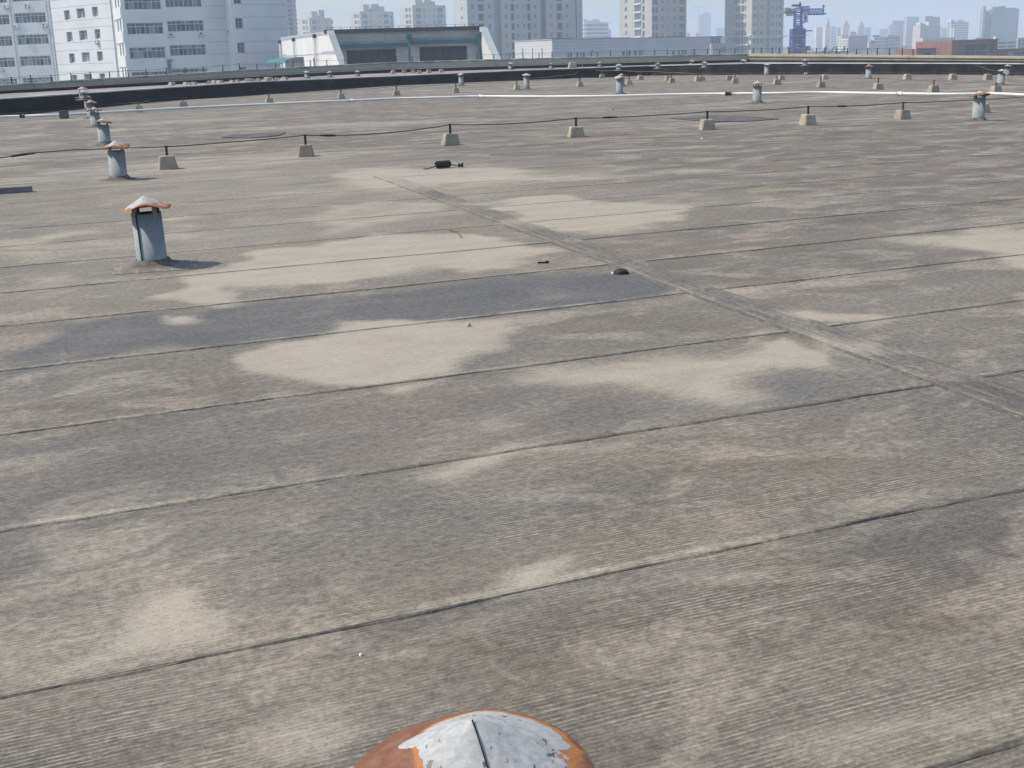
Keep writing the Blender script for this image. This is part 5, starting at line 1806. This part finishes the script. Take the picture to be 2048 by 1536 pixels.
# ---------------------------------------------------------------- hazy skyline on the right
def far(label, xl, xc, xr, y1, Y, mtl, cat='building', name='far_building', sp=None, cols=None, gm='glass_dark', roof='greyroof', tops=(), gable=None, group=None, wfrac=.55, hfrac=.5, lcols=0):
    fl, fr = Face(xl, Y * 1.03, xc, Y), Face(xc, Y, xr, Y * 1.02)
    zt = fr.sz((xc + xr) / 2, y1)[1]
    r = building(name, label, cat, [fl, fr], GZ, zt, mtl, [[], []], roofmtl=roof, group=group)
    if sp:
        dzz = sp * Y / F
        mb = MB()
        for f, n in ((fl, lcols), (fr, cols)):
            if not n: continue
            wd = f.L / n
            z = zt - dzz * .75
            while z > zt - dzz * 14 and z > GZ + 1:
                for k in range(n):
                    face_box(mb, f, (k + .5 - wfrac / 2) * wd, (k + .5 + wfrac / 2) * wd, z - dzz * hfrac / 2, z + dzz * hfrac / 2, -.1, .06)
                z -= dzz
        if mb.v: tag(link_part('window_panes', gm, r, mb), kind='stuff')
    for x0, x1, yt, mt in tops:
        a, b = fr.sz(x0, yt), fr.sz(x1, yt)
        dp = fl.L * .4 + 3
        bd = (fl.A - fl.B).normalized(); mb = MB()
        q = [fr.A + fr.d * a[0] + bd, fr.A + fr.d * b[0] + bd, fr.A + fr.d * b[0] + bd * (1 + dp), fr.A + fr.d * a[0] + bd * (1 + dp)]
        mb.prism(q, zt - .05, a[1], M[mt]); link_part('roof_house', None, r, mb)
    if gable:
        xp, yp, mt = gable
        p = fr.sz(xp, yp)
        A_, B_ = fr.P(0, zt, .2), fr.P(fr.L, zt, .2)
        bk = Vector((fl.A.x - fl.B.x, fl.A.y - fl.B.y, 0)) * .9
        t_ = fr.P(fr.L * .5, p[1], .2)
        mb = MB(); mb.add([A_, B_, t_, A_ + bk, B_ + bk, t_ + bk], [(0, 1, 2), (5, 4, 3), (0, 2, 5, 3), (1, 4, 5, 2), (0, 3, 4, 1)], M[mt]); link_part('gable_roof', None, r, mb)
    return r
M['whitefar'] = simple('pale_far_wall', (.62, .60, .57), .85, .05, .05)
M['pinkfar'] = simple('pinkish_far_wall', (.52, .44, .40), .85, .05, .05)
M['pinkroof'] = simple('pink_roof', (.50, .24, .20), .85, .1, .1)
M['greyfar'] = simple('blue_grey_far_wall', (.30, .32, .34), .85, .08, .05)
M['darkfar'] = simple('dark_far_wall', (.17, .19, .215), .85, .08, .05)

def bands(label, xl, xc, xr, y1, Y, n, sp):
    r = far(label, xl, xc, xr, y1, Y, 'darkfar')
    fl, fr = Face(xl, Y * 1.03, xc, Y), Face(xc, Y, xr, Y * 1.02)
    zt = fr.sz((xc + xr) / 2, y1)[1]
    mb = MB()
    for k in range(n):
        z = zt - k * sp * Y / F
        for f in (fl, fr): face_box(mb, f, 0, f.L, z - .30 * sp * Y / F, z + .22 * sp * Y / F, -.3, .8)
    link_part('floor_band', 'whitefar', r, mb)
    return r
bands('banded white office block between the grey tower and the warm grey tower', 1166.8, 1171, 1216, 46, 860, 4, 7.6)
far('stepped side of the banded office block, in pale haze', 1214, 1216.5, 1222, 58, 900, 'whitefar', sp=4, cols=2)
far('white roof houses on top of the banded office block', 1167, 1168, 1200, 41, 900, 'whitefar', tops=((1168, 1174, 39, 'whitefar'), (1184, 1199, 38.5, 'whitefar')))
far('faint hazy glass tower with a slanted top between two apartment towers', 1396, 1399, 1421.5, 29, 1900, 'darkfar', 'tower', 'far_tower', tops=((1409, 1420, 25, 'darkfar'),))
far('faint lower hazy block left of the grey-beige tower', 1431, 1433, 1450, 55.5, 2000, 'darkfar')
c0 = atY(1396, 66, 1850)
fc2 = thing('tower_crane', 'faint thin tower crane in the haze between two apartment towers', 'crane', (c0.x, c0.y, GZ))
mb = MB(); mb.tube([(c0.x, c0.y, GZ), (c0.x, c0.y, atY(1396, 10, 1850).z)], .55, 4); link_part('mast', 'greyfar', fc2, mb)
mb = MB(); mb.tube([atY(1389, 14.3, 1850), atY(1407, 14, 1850)], .5, 4); link_part('jib', 'greyfar', fc2, mb)
for i, (xl, xr, y) in enumerate(((1372.5, 1379, 66), (1390.5, 1397.5, 65.5), (1399, 1404, 63), (1436, 1440, 69))):
    far('small white roof-top block between two apartment towers, ' + ('touching the warm grey tower', 'left of the faint glass tower', 'before the faint glass tower', 'close to the grey-beige tower')[i], xl, xl + 1, xr, y, 900 + 30 * i, 'whitefar')

far('pale hazy apartment block left of the first pink gabled tower', 1629, 1632, 1645, 54, 1250, 'whitefar', sp=4.4, cols=4)
far('hazy tower with pink gable and aerial, first of three behind the crane', 1645, 1650, 1660, 54, 1200, 'whitefar', 'tower', 'far_tower', sp=4.4, cols=4, gable=(1653, 40, 'pinkroof'), tops=((1655, 1659, 38, 'whitefar'), (1656.6, 1657.1, 33, 'greyfar')))
far('pale hazy block left of the second pink gabled tower', 1672, 1674, 1681, 55, 1250, 'pinkfar', sp=4.4, cols=3)
far('hazy tower with a broad pink gable, second of three', 1681.5, 1685, 1698, 53, 1200, 'whitefar', 'tower', 'far_tower', sp=4.4, cols=5, gable=(1691, 40, 'pinkroof'))
far('hazy tower with a slim pink gable, third of three', 1713, 1715.5, 1728, 55, 1200, 'whitefar', 'tower', 'far_tower', sp=4.4, cols=5, gable=(1721, 41, 'pinkroof'))
far('dim hazy block right of the third pink gabled tower', 1728, 1730, 1741, 55, 1500, 'greyfar')
far('dim hazy block right of the first pink gabled tower', 1660, 1662, 1672, 53, 1500, 'greyfar')
far('red-roofed pale block in front of the third gabled tower', 1697, 1699, 1713, 66, 900, 'whitefar', roof='redroof', sp=4, cols=4, gable=(1705, 62.5, 'redroof'))
far('bright white slab block with red roof edge, right of the steel struts', 1674.5, 1695, 1698, 72.5, 660, 'whitefar', sp=5, cols=0, lcols=4, tops=((1695, 1698, 70, 'redroof'),))
far('shaded front of the bright white slab, painted grey, with rows of windows', 1697, 1698.5, 1735, 71, 680, 'greyfar', sp=5, cols=8, roof='redroof')  # same white slab; shade on its front is put into a grey wall colour
far('white house with a red gable roof, right of the grey-painted slab front', 1736, 1738, 1750, 86, 560, 'whitefar', 'house', 'far_house', gable=(1744, 78.5, 'redroof'), sp=5, cols=3)
far('long pale terrace with red and white fronts', 1745, 1748, 1772, 73, 640, 'whitefar', sp=6, cols=5, gm='redroof', roof='greyroof', tops=((1746, 1760, 70.5, 'darkfar'),))
far('long pale terrace right of a red-fronted one', 1770, 1773, 1800, 71.5, 660, 'pinkfar', sp=6, cols=6, roof='redroof', tops=((1776, 1790, 70, 'whitefar'),))
far('dim stepped office block in haze, lower left part with white bands', 1775, 1778, 1793, 49, 1250, 'greyfar', sp=4.5, cols=1, gm='whitefar', wfrac=.9)
far('dim dark office tower in haze, with a thin white top', 1783, 1786, 1812, 41, 1350, 'darkfar', tops=((1784, 1792, 42, 'whitefar'),))
far('dim tall office tower in haze with a pale corner stair', 1806, 1813, 1836, 33, 1300, 'darkfar', 'tower', 'far_tower', sp=5, lcols=1, cols=0, gm='whitefar')
far('faint low block in haze at the left of the dim office towers', 1758, 1761, 1776, 58, 1700, 'darkfar')
far('beige and grey office block with a pale left end and white domes on its roof', 1825, 1840, 1880, 50.5, 760, 'pinkfar', sp=4.5, cols=7, gm='greyfar', hfrac=.35, tops=((1841, 1846, 45, 'whitefar'), (1848, 1853, 47, 'whitefar'), (1858, 1862, 43, 'whitefar'), (1864, 1870, 47, 'whitefar')))
far('darker slab rising behind the beige office block', 1848, 1850, 1878, 33.5, 1000, 'darkfar', tops=((1850, 1866, 32, 'greyfar'),))
far('low beige block with two rows of windows above the red brick buildings', 1833, 1846, 1911, 75.5, 540, 'pinkfar', sp=9, cols=11, lcols=3, wfrac=.42, hfrac=.5)
far('white balconied apartment tower with a sunlit left end, right of the beige office block', 1893, 1907.5, 1936, 43, 980, 'whitefar', 'tower', 'far_tower', sp=4.4, cols=6, lcols=2, tops=((1903, 1910, 39, 'whitefar'), (1915, 1928, 40, 'pinkfar')))
far('faint block behind the balconied white tower', 1880, 1882, 1894, 56, 1500, 'greyfar')
r = far('huge grey grid-fronted tower at the right frame edge', 1976, 1981, 2035, 17, 860, 'darkfar', 'tower', 'far_tower', sp=3.4, cols=26, gm='greyfar', wfrac=.5, hfrac=.6, tops=((1986, 1997, 13.5, 'greyfar'), (1998, 2012, 12, 'greyfar'), (2012, 2033, 15.5, 'greyfar')))
far('slim pale stair shaft at the left of the huge grey tower', 1957, 1963, 1968.5, 12, 850, 'pinkfar', 'tower', 'far_tower', sp=4, lcols=1, cols=0)
far('recessed middle part of the huge grey tower', 1966, 1968.5, 1978, 21, 880, 'greyfar', 'tower', 'far_tower', sp=4, cols=3)
far('grey podium with windows before the huge grey tower', 1950, 1953, 1975, 75, 520, 'greyfar', sp=6, cols=5)
far('white block with blue window bands at the right, above the brick buildings', 1988, 1996, 2034, 80, 430, 'whitefar', sp=7, cols=2, gm='glass', wfrac=.85, tops=((1992, 2016, 73, 'whitefar'),))
far('pale block at the right frame edge above the brick buildings', 2034, 2037, 2075, 75, 470, 'greyfar', sp=7, cols=5)

# red brick buildings
def brick(label, x0, x1, y1, Y0, Y1, wins):
    f = Face(x0, Y0, x1, Y1)
    zt = f.sz((x0 + x1) / 2, y1)[1]
    ops = []
    for a, b, c, d in wins:
        p, q = f.sz(a, d), f.sz(b, c)
        ops.append((p[0], q[0], max(p[1], GZ + .1), q[1]))
    r = building('brick_building', label, 'building', [f], GZ, zt, 'brick', [ops], roofmtl='redroof')
    for o_ in ops:
        w, h = o_[1] - o_[0], o_[3] - o_[2]
        put_window(r, f, (o_[0] + o_[1]) / 2, (o_[2] + o_[3]) / 2, w, h, nx=max(1, int(w / 1.6)), transom=.6 if h > 2 else None, fm='frame_grey', gm='glass_dark', bar=.1)
    mb = MB(); face_box(mb, f, -.1, f.L + .1, zt, zt + .25, -.5, .15); link_part('coping', 'brick', r, mb)
    return r
brick('low red brick building with one long dark window, left one of three', 1835, 1903, 98, 262, 262, [(1843.5, 1901, 102, 125)])
brick('tall red brick building with a big glazed front, right of the low one', 1905, 1996.5, 81.5, 256, 258, [(1918, 1923.5, 84.5, 97), (1930, 1975, 86, 125), (1979, 1990, 86, 108), (1921, 1928, 104, 125)])
brick('low red brick building at the right frame edge with a dark window band', 1999, 2090, 99, 258, 262, [(2014, 2085, 100.5, 125)])

# low-rise district under the haze: sheds, houses and white roofs beyond the parapet
low = random.Random(31)
kinds = [('whitefar', 'greyroof', 'tiny white flat-roofed shed in the hazy district beyond the cream parapet'), ('whitefar', 'redroof', 'tiny red-roofed house in the hazy district beyond the cream parapet'),
         ('greyfar', 'greyroof', 'tiny grey flat-roofed house in the hazy district beyond the cream parapet'), ('pinkfar', 'redroof', 'tiny pinkish house in the hazy district beyond the cream parapet')]
for i in range(120):
    px = low.uniform(1545, 2070); Y = 330 + 900 * low.random() ** 1.2
    if 1830 < px and Y < 420: continue
    if Y < 430: continue
    p = atY(px, 95, Y)
    k = low.choice([0, 0, 0, 0, 1, 2, 2, 2, 2, 3])
    w, d_, h = low.uniform(6, 20), low.uniform(6, 12), low.uniform(4, 10.5)
    if Y < 700 and k in (1, 3): k = 0
    if k in (1, 3): w, d_ = w * .6, d_ * .8
    if Y < 470: h = low.uniform(3, 8.5)
    o = thing('small_house', kinds[k][2], 'house', (p.x, p.y, GZ), low.uniform(-.4, .4), ('white sheds', 'red-roofed houses', 'grey houses', 'pinkish houses')[k] + ' in the hazy district')
    mb = MB(); mb.box((0, 0, h / 2), (w, d_, h)); mb.build('wall', M[kinds[k][0]], o)
    mb = MB()
    if k in (1, 3): mb.add([(-w / 2 - .3, -d_ / 2 - .3, h + .01), (w / 2 + .3, -d_ / 2 - .3, h + .01), (w / 2 + .3, d_ / 2 + .3, h + .01), (-w / 2 - .3, d_ / 2 + .3, h + .01), (-w / 2, 0, h + d_ * .3), (w / 2, 0, h + d_ * .3)], [(0, 1, 5, 4), (2, 3, 4, 5), (1, 2, 5), (3, 0, 4), (3, 2, 1, 0)])
    else: mb.box((0, 0, h + .16), (w + .4, d_ + .4, .3))
    mb.build('roof', M[kinds[k][1]], o)

# ---------------------------------------------------------------- haze over the whole district
hm = bpy.data.materials.new('haze')
hm.use_nodes = True
hn = hm.node_tree.nodes
for x in list(hn):
    if x.type != 'OUTPUT_MATERIAL': hn.remove(x)
pv = hn.new('ShaderNodeVolumePrincipled')
pv.inputs['Color'].default_value = (0.74, 0.855, 1.0, 1)
pv.inputs['Density'].default_value = 0.00078
pv.inputs['Anisotropy'].default_value = 0.0
hm.node_tree.links.new(pv.outputs[0], hn['Material Output'].inputs['Volume'])
mb = MB()
mb.box((0, 2100, (GZ - 1 + 62) / 2), (6200, 4500, 62 - (GZ - 1)))
hz = mb.build('haze', hm)
tag(hz, 'pale blue haze over the city', kind='stuff')
